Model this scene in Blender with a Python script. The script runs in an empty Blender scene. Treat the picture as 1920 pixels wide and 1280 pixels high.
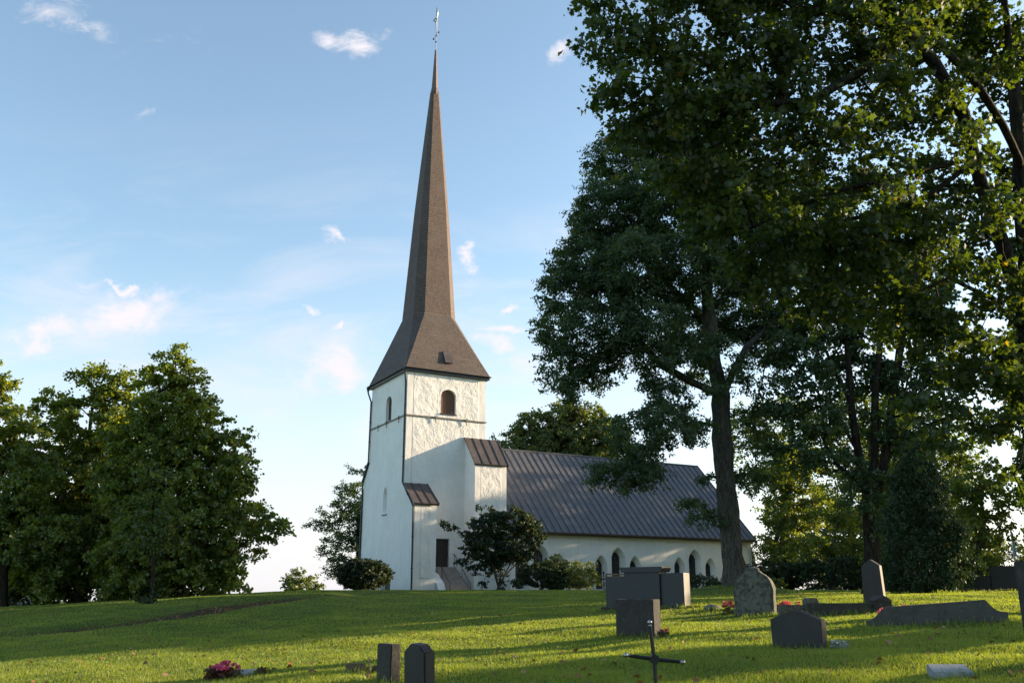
import bpy, bmesh, math, random
import numpy as np
from mathutils import Vector, Matrix
random.seed(7)
rng = np.random.default_rng(11)
S = bpy.context.scene
C = S.collection
PI = math.pi

# ------------------------------------------------------------------ camera, sky, sun, exposure
EYE = 1.6
F = 1688.0
PITCH = math.atan(477 / 1688.0)
cam = bpy.data.cameras.new('camera')
cam.sensor_width = 36.0
cam.lens = 36.0 * F / 1920
cam.clip_start = 0.05
cam.clip_end = 6000
camo = bpy.data.objects.new('camera', cam)
camo.location = (0, 0, EYE)
camo.rotation_euler = (PI / 2 + PITCH, 0, 0)
C.objects.link(camo)
S.camera = camo

SUN_HEAD = math.radians(71.5)
SUN_EL = math.radians(12.5)
S.view_settings.view_transform = 'Standard'
S.view_settings.look = 'None'
S.view_settings.gamma = 1
S.view_settings.exposure = 1.43
S.cycles.max_bounces = 7
S.cycles.diffuse_bounces = 4
S.cycles.transmission_bounces = 4
S.cycles.glossy_bounces = 3
S.cycles.transparent_max_bounces = 6
S.cycles.use_denoising = True

w = bpy.data.worlds.new('World')
S.world = w
w.use_nodes = True
NT = w.node_tree


class N:
    """tiny helper to write node graphs"""
    def __init__(s, nt):
        s.nt = nt

    def n(s, kind, **kw):
        o = s.nt.nodes.new(kind)
        for k, v in kw.items():
            setattr(o, k, v)
        return o

    def l(s, a, b):
        s.nt.links.new(a, b)

    def put(s, sock, v):
        if isinstance(v, bpy.types.NodeSocket):
            s.l(v, sock)
        elif v is not None:
            sock.default_value = v

    def math(s, op, a, b=None, c=None, clamp=False):
        o = s.n('ShaderNodeMath', operation=op, use_clamp=clamp)
        for i, v in enumerate((a, b, c)):
            if v is not None:
                s.put(o.inputs[i], v)
        return o.outputs[0]

    def vmath(s, op, a, b=None, scale=None):
        o = s.n('ShaderNodeVectorMath', operation=op)
        s.put(o.inputs[0], a)
        if b is not None:
            s.put(o.inputs[1], b)
        if scale is not None:
            s.put(o.inputs['Scale'], scale)
        return o.outputs['Value'] if op in ('LENGTH', 'DOT_PRODUCT', 'DISTANCE') else o.outputs[0]

    def noise(s, vec, scale, detail=4, rough=0.5, dist=0.0, color=False):
        o = s.n('ShaderNodeTexNoise')
        s.put(o.inputs['Vector'], vec)
        o.inputs['Scale'].default_value = scale
        o.inputs['Detail'].default_value = detail
        o.inputs['Roughness'].default_value = rough
        o.inputs['Distortion'].default_value = dist
        return o.outputs['Color' if color else 'Fac']

    def mix(s, f, a, b, blend='MIX'):
        o = s.n('ShaderNodeMix', data_type='RGBA', blend_type=blend)
        s.put(o.inputs[0], f)
        for i, v in ((6, a), (7, b)):
            if isinstance(v, tuple) and len(v) == 3:
                v = v + (1,)
            s.put(o.inputs[i], v)
        return o.outputs[2]

    def step(s, v, a, b):
        o = s.n('ShaderNodeMapRange', interpolation_type='SMOOTHSTEP')
        s.put(o.inputs[0], v)
        s.put(o.inputs[1], a)
        s.put(o.inputs[2], b)
        return o.outputs[0]

    def ramp(s, v, stops):
        o = s.n('ShaderNodeValToRGB')
        s.put(o.inputs[0], v)
        e = o.color_ramp.elements
        while len(e) < len(stops):
            e.new(0.5)
        for i, (p, c) in enumerate(stops):
            e[i].position = p
            e[i].color = tuple(c) + (1,) if len(c) == 3 else c
        return o.outputs[0]

    def mapping(s, vec, loc=(0, 0, 0), rot=(0, 0, 0), scale=(1, 1, 1)):
        o = s.n('ShaderNodeMapping')
        s.put(o.inputs[0], vec)
        o.inputs[1].default_value = loc
        o.inputs[2].default_value = rot
        o.inputs[3].default_value = scale
        return o.outputs[0]

    def bump(s, h, strength, dist=0.02, normal=None):
        o = s.n('ShaderNodeBump')
        s.put(o.inputs['Height'], h)
        s.put(o.inputs['Strength'], strength)
        o.inputs['Distance'].default_value = dist
        if normal is not None:
            s.l(normal, o.inputs['Normal'])
        return o.outputs[0]


def pxdir(px, py):
    """world direction seen at a photograph pixel"""
    u = (px - 960) / F
    v = (640 - py) / F
    return (u, math.cos(PITCH) - v * math.sin(PITCH), math.sin(PITCH) + v * math.cos(PITCH))


g = N(NT)
bg = NT.nodes['Background']
SKY_STRENGTH = 0.13
sky = g.n('ShaderNodeTexSky', sky_type='NISHITA')
sky.sun_disc = False
sky.sun_elevation = SUN_EL
sky.sun_rotation = SUN_HEAD
sky.air_density = 1.0
sky.dust_density = 0.9
sky.ozone_density = 1.4
tc = g.n('ShaderNodeTexCoord')
sx = g.n('ShaderNodeSeparateXYZ')
g.l(tc.outputs['Generated'], sx.inputs[0])
yy = g.math('MAXIMUM', sx.outputs[1], 0.05)
az = g.math('DIVIDE', sx.outputs[0], yy)
el = g.math('DIVIDE', sx.outputs[2], yy)
pos = g.n('ShaderNodeCombineXYZ')
g.l(az, pos.inputs[0])
g.l(el, pos.inputs[1])
P0 = pos.outputs[0]
wob = g.noise(P0, 9, 5, 0.6, color=True)
wob = g.vmath('SUBTRACT', wob, (0.5, 0.5, 0.5))
Pw = g.vmath('ADD', P0, g.vmath('SCALE', wob, scale=0.15))
cover = None
# small fair-weather clouds: (pixel centre, half width, half height, tilt, density)
for (cx, cy, rx, ry, tilt, dens) in [
        (662, 76, 62, 24, -6, .95), (80, 603, 80, 26, 6, 1.05), (246, 580, 92, 46, 8, 1.2), (250, 523, 26, 13, 0, .9),
        (622, 690, 66, 40, 12, 1.25), (632, 660, 54, 28, -30, 1.0), (876, 478, 28, 17, 0, 1.0), (575, 546, 20, 16, -20, 1.0),
        (624, 593, 22, 12, 10, 1.1), (640, 432, 52, 11, 14, .72), (942, 620, 50, 17, -4, 1.0), (945, 553, 26, 13, 0, 1.0),
        (1062, 115, 26, 32, 0, .8), (930, 664, 60, 26, -10, .9), (120, 30, 100, 36, -25, .55), (170, 700, 50, 12, 8, .3),
        (1048, 460, 26, 20, 0, .6), (560, 680, 150, 26, 0, .28), (330, 90, 120, 20, 0, .18), (270, 236, 26, 18, 10, .3),
        (150, 425, 60, 20, -15, .15), (980, 690, 60, 30, 0, .45), (210, 520, 60, 26, -10, .4)]:
    d0 = pxdir(cx, cy)
    d1 = pxdir(cx + rx, cy)
    d2 = pxdir(cx, cy - ry)
    c0 = (d0[0] / d0[1], d0[2] / d0[1])
    ru = abs(d1[0] / d1[1] - c0[0]) * 1.25
    rv = abs(d2[2] / d2[1] - c0[1]) * 1.25
    q = g.mapping(Pw, rot=(0, 0, 0))
    q = g.vmath('SUBTRACT', q, (c0[0], c0[1], 0))
    q = g.mapping(q, rot=(0, 0, -math.radians(tilt)))
    q = g.vmath('MULTIPLY', q, (1 / ru, 1 / rv, 0))
    f = g.math('SUBTRACT', 1.0, g.vmath('LENGTH', q), clamp=True)
    f = g.math('MULTIPLY', f, dens)
    cover = f if cover is None else g.math('MAXIMUM', cover, f)
fine = g.noise(g.mapping(P0, scale=(1, 1.9, 1)), 17, 8, 0.68, 1.1)
cl = g.math('ADD', g.math('MULTIPLY', cover, 1.25), g.math('MULTIPLY', g.math('SUBTRACT', fine, 0.53), 2.1))
cl = g.math('MULTIPLY', g.step(cl, 0.02, 1.3), g.step(cover, 0.0, 0.22))
# thin high veil low over the horizon
veil = g.noise(g.mapping(P0, scale=(1, 3.2, 1)), 3.4, 7, 0.6, 0.7)
veil = g.math('MULTIPLY', g.step(veil, 0.42, 0.74), g.math('SUBTRACT', 1.0, g.step(el, 0.15, 0.62)))
veil = g.math('MULTIPLY', veil, 0.72)
low = g.math('SUBTRACT', 1.0, g.step(el, -0.04, 0.42))
low = g.math('MULTIPLY', low, 0.80)
hs = g.n('ShaderNodeHueSaturation')
g.l(sky.outputs[0], hs.inputs['Color'])
hs.inputs['Saturation'].default_value = 0.93
hs.inputs['Value'].default_value = 1.0
tint = g.mix(1.0, hs.outputs[0], (0.95, 1.0, 0.98), 'MULTIPLY')
col = g.mix(low, tint, (2.75, 2.75, 2.95))
col = g.mix(veil, col, (2.8, 2.72, 2.95))
col = g.mix(cl, col, (2.85, 2.72, 2.9))
g.l(col, bg.inputs[0])
bg.inputs[1].default_value = SKY_STRENGTH

sl = bpy.data.lights.new('sun', 'SUN')
sl.energy = 5.1
sl.angle = math.radians(0.53)
sl.color = (1.0, 0.77, 0.50)
so = bpy.data.objects.new('sun', sl)
sdir = Vector((math.sin(SUN_HEAD) * math.cos(SUN_EL), math.cos(SUN_HEAD) * math.cos(SUN_EL), math.sin(SUN_EL)))
so.rotation_euler = (-sdir).to_track_quat('-Z', 'Y').to_euler()
so.location = sdir * 100
C.objects.link(so)

# ------------------------------------------------------------------ terrain function
_d = np.array([-60, -5, 0, 5, 9, 14, 18, 24, 28, 35, 40, 45, 50, 58, 66, 80, 100, 130, 200, 400, 3000.])
_h = np.array([-2.6, -1.6, -1.45, -1.2, -1.03, -.83, -.72, -.50, -.37, -.12, .02, .15, .27, .38, .36, .3, .05, -1.2, -4, -6, -8.])
_t = np.arange(-60, 420, 0.5)
_v = np.interp(_t, _d, _h)
_k = np.exp(-0.5 * (np.arange(-12, 13) / 4.5) ** 2)
_k /= _k.sum()
_v = np.convolve(np.pad(_v, 12, mode='edge'), _k, mode='valid')
PATH = np.array([(-22, 20.0), (-13.7, 25.2), (-12.1, 26.5), (-10.3, 29.2), (-9.4, 33.3), (-8.0, 38.6), (-5.4, 43.5), (-4.0, 50.)])


def sstep(x, a, b):
    t = np.clip((x - a) / (b - a), 0, 1)
    return t * t * (3 - 2 * t)


def path_d(x, y):
    """signed distance from the edge of the mown lawn to the sunken path, positive on the path side"""
    ex = np.interp(y, PATH[:, 1], PATH[:, 0])
    sl_ = np.interp(y + .5, PATH[:, 1], PATH[:, 0]) - np.interp(y - .5, PATH[:, 1], PATH[:, 0])
    return (ex - x) / np.sqrt(1 + sl_ ** 2)


def G(x, y):
    x = np.asarray(x, float)
    y = np.asarray(y, float)
    z = np.where(y > 400, np.interp(y, _d, _h), np.interp(y, _t, _v))
    lim = np.where(x > 0, 8.5, 13.0)
    xc = x / (1 + (np.abs(x) / lim) ** 4) ** .25
    z = z + .055 * xc * (1 - sstep(y, 21, 44)) * sstep(y, -30, 5)
    t = np.clip(-12 - x, -2, 400) + 2
    z = z - np.where(t < 4, 0.055 * t * t / 8, 0.055 * (t - 2)) * sstep(y, 18, 32) * np.where(t > 40, (40 / np.maximum(t, 1)) ** .7, 1)
    z = z + 0.42 * np.exp(-((x - 9.6) ** 2 + (y - 40.2) ** 2) / 7.0)
    z = z + 0.16 * np.exp(-((x - 13.5) ** 2 / 30 + (y - 24) ** 2 / 10.0))
    pd = path_d(x, y)
    sw = sstep(pd, 0.0, 0.30) * (1 - sstep(pd, 1.8, 3.4)) * sstep(y, 14, 19) * (1 - sstep(y, 44, 50))
    z = z - 0.15 * sw
    near = np.exp(-np.maximum(y, 0) / 60)
    z = z + near * (0.022 * np.sin(x * 1.3 + 2.1 * np.sin(y * .31)) + 0.018 * np.sin(y * 1.1 + x * .45) + .012 * np.sin(x * 3.1 + y * 2.3))
    return z + EYE


def Gs(x, y):
    return float(G(x, y))


def at(px, py, Y):
    d = pxdir(px, py)
    t = Y / d[1]
    return Vector((d[0] * t, Y, EYE + d[2] * t))


def hit(px, py):
    """point where the ground is seen at a photograph pixel"""
    d = pxdir(px, py)
    for Y in np.arange(4, 110, 0.05):
        t = Y / d[1]
        if EYE + d[2] * t <= Gs(d[0] * t, Y):
            return Vector((d[0] * t, Y, Gs(d[0] * t, Y)))
    return at(px, py, 60)


# ------------------------------------------------------------------ building helpers
def tag(o, label=None, cat=None, group=None, kind=None):
    if label: o['label'] = label
    if cat: o['category'] = cat
    if group: o['group'] = group
    if kind: o['kind'] = kind
    return o


def empty(name, loc, rz=0.0, label=None, cat=None, group=None):
    o = bpy.data.objects.new(name, None)
    o.empty_display_size = 0.2
    o.location = loc
    o.rotation_euler = (0, 0, rz)
    C.objects.link(o)
    return tag(o, label, cat, group)


class MB:
    def __init__(s):
        s.v = []
        s.f = []
        s.m = []

    def add(s, vs, fs, mi=0):
        b = len(s.v)
        s.v += [tuple(p) for p in vs]
        s.f += [tuple(i + b for i in f) for f in fs]
        s.m += [mi] * len(fs)
        return s

    def box(s, x0, x1, y0, y1, z0, z1, mi=0, bev=0.0):
        if bev > 0:
            bm = bmesh.new()
            bmesh.ops.create_cube(bm, size=1)
            for v in bm.verts:
                v.co = Vector(((x0 + x1) / 2 + v.co.x * (x1 - x0), (y0 + y1) / 2 + v.co.y * (y1 - y0), (z0 + z1) / 2 + v.co.z * (z1 - z0)))
            bmesh.ops.bevel(bm, geom=bm.edges[:], offset=bev, segments=2, affect='EDGES')
            bm.verts.index_update()
            s.add([v.co[:] for v in bm.verts], [[v.index for v in f.verts] for f in bm.faces], mi)
            bm.free()
            return s
        return s.add([(x0, y0, z0), (x1, y0, z0), (x1, y1, z0), (x0, y1, z0), (x0, y0, z1), (x1, y0, z1), (x1, y1, z1), (x0, y1, z1)],
                     [(3, 2, 1, 0), (4, 5, 6, 7), (0, 1, 5, 4), (1, 2, 6, 5), (2, 3, 7, 6), (3, 0, 4, 7)], mi)

    def prism(s, poly, a0, a1, axis='y', mi=0, scale1=1.0, c=None):
        """extrude a 2-D outline along an axis; poly in the other two axes"""
        n = len(poly)
        c = c or (0, 0)
        def P(p, a, k):
            p = (c[0] + (p[0] - c[0]) * k, c[1] + (p[1] - c[1]) * k)
            return (p[0], a, p[1]) if axis == 'y' else ((a, p[0], p[1]) if axis == 'x' else (p[0], p[1], a))
        vs = [P(p, a0, 1) for p in poly] + [P(p, a1, scale1) for p in poly]
        fs = [tuple(range(n)), tuple(range(2 * n - 1, n - 1, -1))] + [(i, n + i, n + (i + 1) % n, (i + 1) % n) for i in range(n)]
        return s.add(vs, fs, mi)

    def tube(s, pts, r, n=8, mi=0, cap=True):
        pts = [Vector(p) for p in pts]
        rr = r if isinstance(r, (list, tuple)) else [r] * len(pts)
        rings = []
        for i, p in enumerate(pts):
            d = (pts[min(i + 1, len(pts) - 1)] - pts[max(i - 1, 0)]).normalized()
            a = d.cross(Vector((0.31, 0.17, 0.94)) if abs(d.z) < .9 else Vector((1, 0, 0))).normalized()
            b = d.cross(a)
            rings.append([p + (a * math.cos(2 * PI * k / n) + b * math.sin(2 * PI * k / n)) * rr[i] for k in range(n)])
        vs = [v for R in rings for v in R]
        fs = []
        for i in range(len(pts) - 1):
            for k in range(n):
                fs.append((i * n + k, i * n + (k + 1) % n, (i + 1) * n + (k + 1) % n, (i + 1) * n + k))
        if cap:
            fs.append(tuple(range(n - 1, -1, -1)))
            fs.append(tuple((len(pts) - 1) * n + k for k in range(n)))
        return s.add(vs, fs, mi)

    def ball(s, c, r, mi=0, nu=12, nv=8, sq=(1, 1, 1)):
        vs = []
        fs = []
        for j in range(nv + 1):
            t = PI * j / nv
            for i in range(nu):
                a = 2 * PI * i / nu
                vs.append((c[0] + r * sq[0] * math.sin(t) * math.cos(a), c[1] + r * sq[1] * math.sin(t) * math.sin(a), c[2] + r * sq[2] * math.cos(t)))
        for j in range(nv):
            for i in range(nu):
                fs.append((j * nu + i, (j + 1) * nu + i, (j + 1) * nu + (i + 1) % nu, j * nu + (i + 1) % nu))
        return s.add(vs, fs, mi)

    def build(s, name, mats, parent=None, smooth=False, fix=True, weld=False):
        me = bpy.data.meshes.new(name)
        me.from_pydata(s.v, [], s.f)
        if not isinstance(mats, (list, tuple)):
            mats = [mats]
        for m in mats:
            me.materials.append(m)
        if len(mats) > 1:
            me.polygons.foreach_set('material_index', s.m)
        if fix or weld:
            bm = bmesh.new()
            bm.from_mesh(me)
            if weld:
                bmesh.ops.remove_doubles(bm, verts=bm.verts, dist=1e-4)
            bmesh.ops.recalc_face_normals(bm, faces=bm.faces)
            bm.to_mesh(me)
            bm.free()
        if smooth:
            me.polygons.foreach_set('use_smooth', [True] * len(me.polygons))
        me.update()
        o = bpy.data.objects.new(name, me)
        C.objects.link(o)
        if parent is not None:
            o.parent = parent
        return o


def mesh_np(name, V, loops, starts, totals, mat, parent=None, attrs=None, smooth=False):
    me = bpy.data.meshes.new(name)
    me.vertices.add(len(V))
    me.vertices.foreach_set('co', np.ascontiguousarray(V, np.float32).ravel())
    me.loops.add(len(loops))
    me.loops.foreach_set('vertex_index', np.ascontiguousarray(loops, np.int32))
    me.polygons.add(len(starts))
    me.polygons.foreach_set('loop_start', np.ascontiguousarray(starts, np.int32))
    me.polygons.foreach_set('loop_total', np.ascontiguousarray(totals, np.int32))
    if smooth:
        me.polygons.foreach_set('use_smooth', np.ones(len(starts), bool))
    me.materials.append(mat)
    me.update(calc_edges=True)
    for k, a in (attrs or {}).items():
        at_ = me.attributes.new(k, 'FLOAT', 'POINT')
        at_.data.foreach_set('value', np.ascontiguousarray(a, np.float32))
    o = bpy.data.objects.new(name, me)
    C.objects.link(o)
    if parent is not None:
        o.parent = parent
    return o


# ------------------------------------------------------------------ materials
def mat(name, build, **kw):
    m = bpy.data.materials.new(name)
    m.use_nodes = True
    g = N(m.node_tree)
    b = m.node_tree.nodes['Principled BSDF']
    build(g, b, **kw)
    return m


def obco(g):
    return g.n('ShaderNodeTexCoord').outputs['Object']


def geo(g):
    return g.n('ShaderNodeNewGeometry')


def m_plaster(g, b, rough=False):
    co = obco(g)
    n1 = g.noise(co, 0.55, 6, 0.6)
    n2 = g.noise(g.mapping(co, scale=(1, 1, .35)), 2.6, 5, 0.6)
    c = g.mix(g.step(n1, 0.35, 0.75), (0.82, 0.795, 0.765), (0.73, 0.715, 0.69))
    c = g.mix(g.math('MULTIPLY', g.step(n2, 0.60, 0.78), 0.45), c, (0.50, 0.49, 0.46))
    sz = g.n('ShaderNodeSeparateXYZ')
    g.l(co, sz.inputs[0])
    low = g.math('SUBTRACT', 1.0, g.step(g.math('ADD', sz.outputs[2], g.math('MULTIPLY', n2, 1.0)), 0.1, 1.5))
    c = g.mix(g.math('MULTIPLY', low, 0.35), c, (0.42, 0.43, 0.36))
    st = g.noise(g.mapping(co, scale=(1, 1, .06)), 5.0, 4, 0.6)
    c = g.mix(g.math('MULTIPLY', g.step(st, 0.56, 0.75), 0.28), c, (0.45, 0.44, 0.42))
    sp = g.noise(g.mapping(co, loc=(3, 7, 1)), 1.1, 7, 0.75)
    c = g.mix(g.math('MULTIPLY', g.step(sp, 0.60, 0.70), 0.22), c, (0.52, 0.47, 0.40))
    g.l(c, b.inputs['Base Color'])
    b.inputs['Roughness'].default_value = 0.92
    b.inputs['Specular IOR Level'].default_value = 0.15
    if rough:
        # roughcast field on the south side, bordered by smooth strips at the corners, on the tower and the buttresses
        nn = g.n('ShaderNodeSeparateXYZ')
        g.l(g.n('ShaderNodeTexCoord').outputs['Normal'], nn.inputs[0])
        south = g.step(g.math('MULTIPLY', nn.outputs[1], -1.0), 0.8, 0.95)
        x = sz.outputs[0]
        fld = g.n('ShaderNodeAttribute', attribute_name='rough_field').outputs['Fac']
        big = g.noise(g.mapping(co, scale=(1, 1, .7)), 2.6, 4, 0.6)
        med = g.noise(co, 7.5, 4, 0.65)
        h = g.math('ADD', g.math('MULTIPLY', big, .50), g.math('MULTIPLY', med, 0.20))
        h = g.math('ADD', h, g.math('MULTIPLY', g.noise(g.mapping(co, scale=(1, 1, .6)), 14, 5, .7), .16))
        f = g.math('MULTIPLY', south, fld)
        f = g.math('MULTIPLY', f, g.math('ADD', .45, g.noise(co, .7, 3, .5)))
        h = g.math('MULTIPLY', g.math('ADD', h, 0.12), g.math('MULTIPLY', f, 1.1))
        h = g.math('ADD', h, g.math('MULTIPLY', g.noise(co, 1.4, 4, .5), 0.30))
        g.l(g.bump(h, .85, 0.14), b.inputs['Normal'])
    else:
        h = g.math('ADD', g.math('MULTIPLY', g.noise(co, 1.6, 4, .5), .5), g.math('MULTIPLY', g.noise(co, 9, 4, .6), .16))
        g.l(g.bump(h, 0.8, 0.08), b.inputs['Normal'])


def m_shingle(g, b, k=(1, 1, 1)):
    uv = g.n('ShaderNodeUVMap').outputs[0]
    br = g.n('ShaderNodeTexBrick')
    g.l(uv, br.inputs['Vector'])
    br.offset = 0.5
    br.inputs['Scale'].default_value = 1
    br.inputs['Brick Width'].default_value = 0.13
    br.inputs['Row Height'].default_value = 0.21
    br.inputs['Mortar Size'].default_value = 0.012
    br.inputs['Mortar Smooth'].default_value = 0.2
    br.inputs['Bias'].default_value = 0
    br.inputs['Color1'].default_value = (0.142, 0.100, 0.078, 1)
    br.inputs['Color2'].default_value = (0.088, 0.064, 0.052, 1)
    br.inputs['Mortar'].default_value = (0.03, 0.022, 0.018, 1)
    n1 = g.noise(obco(g), 0.8, 5, 0.6)
    c = g.mix(g.math('MULTIPLY', g.step(n1, 0.4, 0.7), 0.5), br.outputs['Color'], (0.125, 0.104, 0.090))
    sv = g.n('ShaderNodeSeparateXYZ')
    g.l(uv, sv.inputs[0])
    saw = g.math('FRACT', g.math('DIVIDE', sv.outputs[1], 0.21))
    # each course darkens towards its lower edge
    c = g.mix(g.math('SUBTRACT', 1.0, g.step(saw, 0.0, 0.30)), c, (0.022, 0.016, 0.014))
    c = g.mix(1.0, c, k, 'MULTIPLY')
    g.l(c, b.inputs['Base Color'])
    b.inputs['Roughness'].default_value = 0.8
    h = g.math('SUBTRACT', 1.0, saw)
    h = g.math('ADD', g.math('MULTIPLY', h, 1.0), g.math('MULTIPLY', br.outputs['Fac'], -0.35))
    g.l(g.bump(h, 0.9, 0.05), b.inputs['Normal'])


def m_sheet(g, b, c1=(0.074, 0.079, 0.094), c2=(0.096, 0.092, 0.097), rough=0.5):
    co = obco(g)
    n1 = g.noise(co, 0.7, 5, 0.65)
    n2 = g.noise(g.mapping(co, scale=(3, .5, .5)), 1.5, 4, 0.6)
    c = g.mix(g.step(n1, 0.42, 0.68), c1, c2)
    c = g.mix(g.math('MULTIPLY', g.step(n2, 0.5, 0.8), 0.4), c, (0.118, 0.100, 0.095))
    g.l(c, b.inputs['Base Color'])
    g.l(g.math('ADD', rough - .12, g.math('MULTIPLY', n2, .3)), b.inputs['Roughness'])
    b.inputs['Metallic'].default_value = 0.15
    g.l(g.bump(g.noise(co, 2.3, 3), 0.35, 0.05), b.inputs['Normal'])


def m_plain(g, b, color=(.5, .5, .5), rough=0.6, metal=0.0, var=0.25, scale=6, bump=0.3, bd=0.01, spec=None):
    co = obco(g)
    n1 = g.noise(co, scale, 6, 0.65)
    dk = tuple(v * (1 - var) for v in color)
    lt = tuple(min(1, v * (1 + var)) for v in color)
    g.l(g.ramp(n1, [(0.3, dk), (0.7, lt)]), b.inputs['Base Color'])
    b.inputs['Roughness'].default_value = rough
    b.inputs['Metallic'].default_value = metal
    if spec is not None:
        b.inputs['Specular IOR Level'].default_value = spec
    if bump:
        g.l(g.bump(g.noise(co, scale * 3, 4, .6), bump, bd), b.inputs['Normal'])


def m_stone(g, b, c1=(.2, .2, .2), c2=(.1, .1, .1), lichen=(.3, .3, .2), li=0.3, rough=0.85, speck=0.5, bd=0.02):
    co = obco(g)
    a = g.noise(co, 3.5, 6, .65)
    s_ = g.noise(co, 70, 3, .6)
    c = g.mix(g.step(a, .35, .7), c1, c2)
    c = g.mix(g.math('MULTIPLY', g.step(s_, .5, .7), speck), c, tuple(min(1, v * 2.2 + .02) for v in c1))
    l_ = g.step(g.noise(g.mapping(co, loc=(4, 2, 1)), 9, 7, .72, .5), 0.66 - li * .3, 0.74 - li * .2)
    c = g.mix(g.math('MULTIPLY', l_, .7), c, lichen)
    streak = g.step(g.noise(g.mapping(co, scale=(1, 1, .12)), 12, 4, .6), .55, .75)
    c = g.mix(g.math('MULTIPLY', streak, .3), c, tuple(v * .35 for v in c2))
    g.l(c, b.inputs['Base Color'])
    b.inputs['Roughness'].default_value = rough
    h = g.math('ADD', g.noise(co, 14, 6, .7), g.math('MULTIPLY', s_, .2))
    g.l(g.bump(h, .6, bd), b.inputs['Normal'])


def m_bark(g, b, c1=(.098, .092, .080), c2=(.032, .029, .026), moss=0.25, scale=1.0):
    co = obco(g)
    v = g.noise(g.mapping(co, scale=(5 * scale, 5 * scale, .9 * scale)), 2.2, 7, .65, 1.2)
    c = g.mix(g.step(v, .36, .62), c2, c1)
    m_ = g.step(g.noise(co, 1.7, 5, .6), .5, .72)
    c = g.mix(g.math('MULTIPLY', m_, moss), c, (.085, .095, .035))
    sp = g.step(g.noise(g.mapping(co, loc=(9, 0, 3)), 5, 5, .7), .62, .7)
    c = g.mix(g.math('MULTIPLY', sp, .35), c, (.19, .185, .17))
    g.l(c, b.inputs['Base Color'])
    b.inputs['Roughness'].default_value = .95
    b.inputs['Specular IOR Level'].default_value = .1
    g.l(g.bump(v, 1.0, .06), b.inputs['Normal'])


def m_leaf(name, dark, light, odd=None, trans=0.45, rough=.5, odd_f=.04, tcol=None):
    m = bpy.data.materials.new(name)
    m.use_nodes = True
    nt = m.node_tree
    g = N(nt)
    nt.nodes.remove(nt.nodes['Principled BSDF'])
    out = nt.nodes['Material Output']
    r = geo(g).outputs['Random Per Island']
    clump = g.noise(obco(g), .55, 2, .5)
    f = g.math('ADD', g.math('MULTIPLY', r, .6), g.math('MULTIPLY', g.step(clump, .3, .7), .4))
    c = g.mix(f, dark, light)
    if odd:
        c = g.mix(g.math('MULTIPLY', g.math('GREATER_THAN', g.math('FRACT', g.math('MULTIPLY', r, 37.7)), 1 - odd_f), .8), c, odd)
    d = g.n('ShaderNodeBsdfDiffuse')
    g.l(c, d.inputs[0])
    t = g.n('ShaderNodeBsdfTranslucent')
    tc_ = g.mix(1.0, c, tcol or (1.9, 1.75, .55), 'MULTIPLY')
    g.l(tc_, t.inputs[0])
    gl = g.n('ShaderNodeBsdfGlossy')
    gl.inputs[1].default_value = rough
    gl.inputs[0].default_value = (.8, .85, .9, 1)
    m1 = g.n('ShaderNodeMixShader')
    m1.inputs[0].default_value = trans
    g.l(d.outputs[0], m1.inputs[1])
    g.l(t.outputs[0], m1.inputs[2])
    m2 = g.n('ShaderNodeMixShader')
    m2.inputs[0].default_value = .035
    g.l(m1.outputs[0], m2.inputs[1])
    g.l(gl.outputs[0], m2.inputs[2])
    g.l(m2.outputs[0], out.inputs[0])
    return m


M = {}
M['plaster'] = mat('lime_plaster', m_plaster)
M['roughcast'] = mat('roughcast_plaster', m_plaster, rough=True)
M['shingle'] = mat('tarred_shingle', m_shingle, k=(.90, .92, .96))
M['shingle_red'] = mat('weathered_red_shingle', m_shingle, k=(1.02, .97, .97))
M['sheet'] = mat('roof_sheet', m_sheet)
M['sheet_brown'] = mat('brown_roof_sheet', m_sheet, c1=(.070, .054, .050), c2=(.105, .080, .070))
M['dark_metal'] = mat('dark_metal', m_plain, color=(.022, .024, .03), rough=.4, metal=.3, var=.3)
M['copper'] = mat('brown_copper', m_plain, color=(.145, .095, .082), rough=.5, metal=.3, var=.25)
M['vane'] = mat('vane_metal', m_plain, color=(.33, .34, .33), rough=.45, metal=.6, var=.15)
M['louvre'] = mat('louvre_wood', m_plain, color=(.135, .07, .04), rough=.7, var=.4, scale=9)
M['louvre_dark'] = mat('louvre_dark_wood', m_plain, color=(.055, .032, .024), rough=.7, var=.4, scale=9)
M['door'] = mat('tarred_door', m_plain, color=(.03, .018, .016), rough=.6, var=.3, scale=9)
M['step'] = mat('granite_step', m_stone, c1=(.30, .24, .215), c2=(.21, .175, .16), li=.2, lichen=(.25, .25, .2))
M['glass'] = mat('leaded_glass', m_plain, color=(.030, .034, .042), rough=.22, var=.5, scale=5, bump=.25, bd=.02, spec=.35)
M['lead'] = mat('window_iron', m_plain, color=(.02, .02, .022), rough=.6, var=.2)
M['bark'] = mat('grey_bark', m_bark)
M['bark_dark'] = mat('dark_bark', m_bark, c1=(.036, .029, .023), c2=(.011, .009, .008), moss=.3)
M['bark_thin'] = mat('thin_bark', m_bark, c1=(.12, .10, .08), c2=(.05, .04, .03), scale=4)
M['black_stone'] = mat('black_granite', m_stone, c1=(.012, .014, .019), c2=(.008, .009, .013), li=.05, lichen=(.03, .03, .027), rough=.55, speck=.12, bd=.003)
M['grey_stone'] = mat('weathered_grey_stone', m_stone, c1=(.030, .026, .024), c2=(.018, .016, .015), li=.5, lichen=(.055, .048, .038), speck=.3)
M['old_stone'] = mat('lichened_old_stone', m_stone, c1=(.045, .042, .034), c2=(.020, .020, .016), li=.85, lichen=(.14, .14, .11), bd=.05)
M['worn_granite'] = mat('worn_granite', m_stone, c1=(.062, .056, .050), c2=(.038, .035, .032), li=.4, lichen=(.085, .078, .065))
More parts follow.
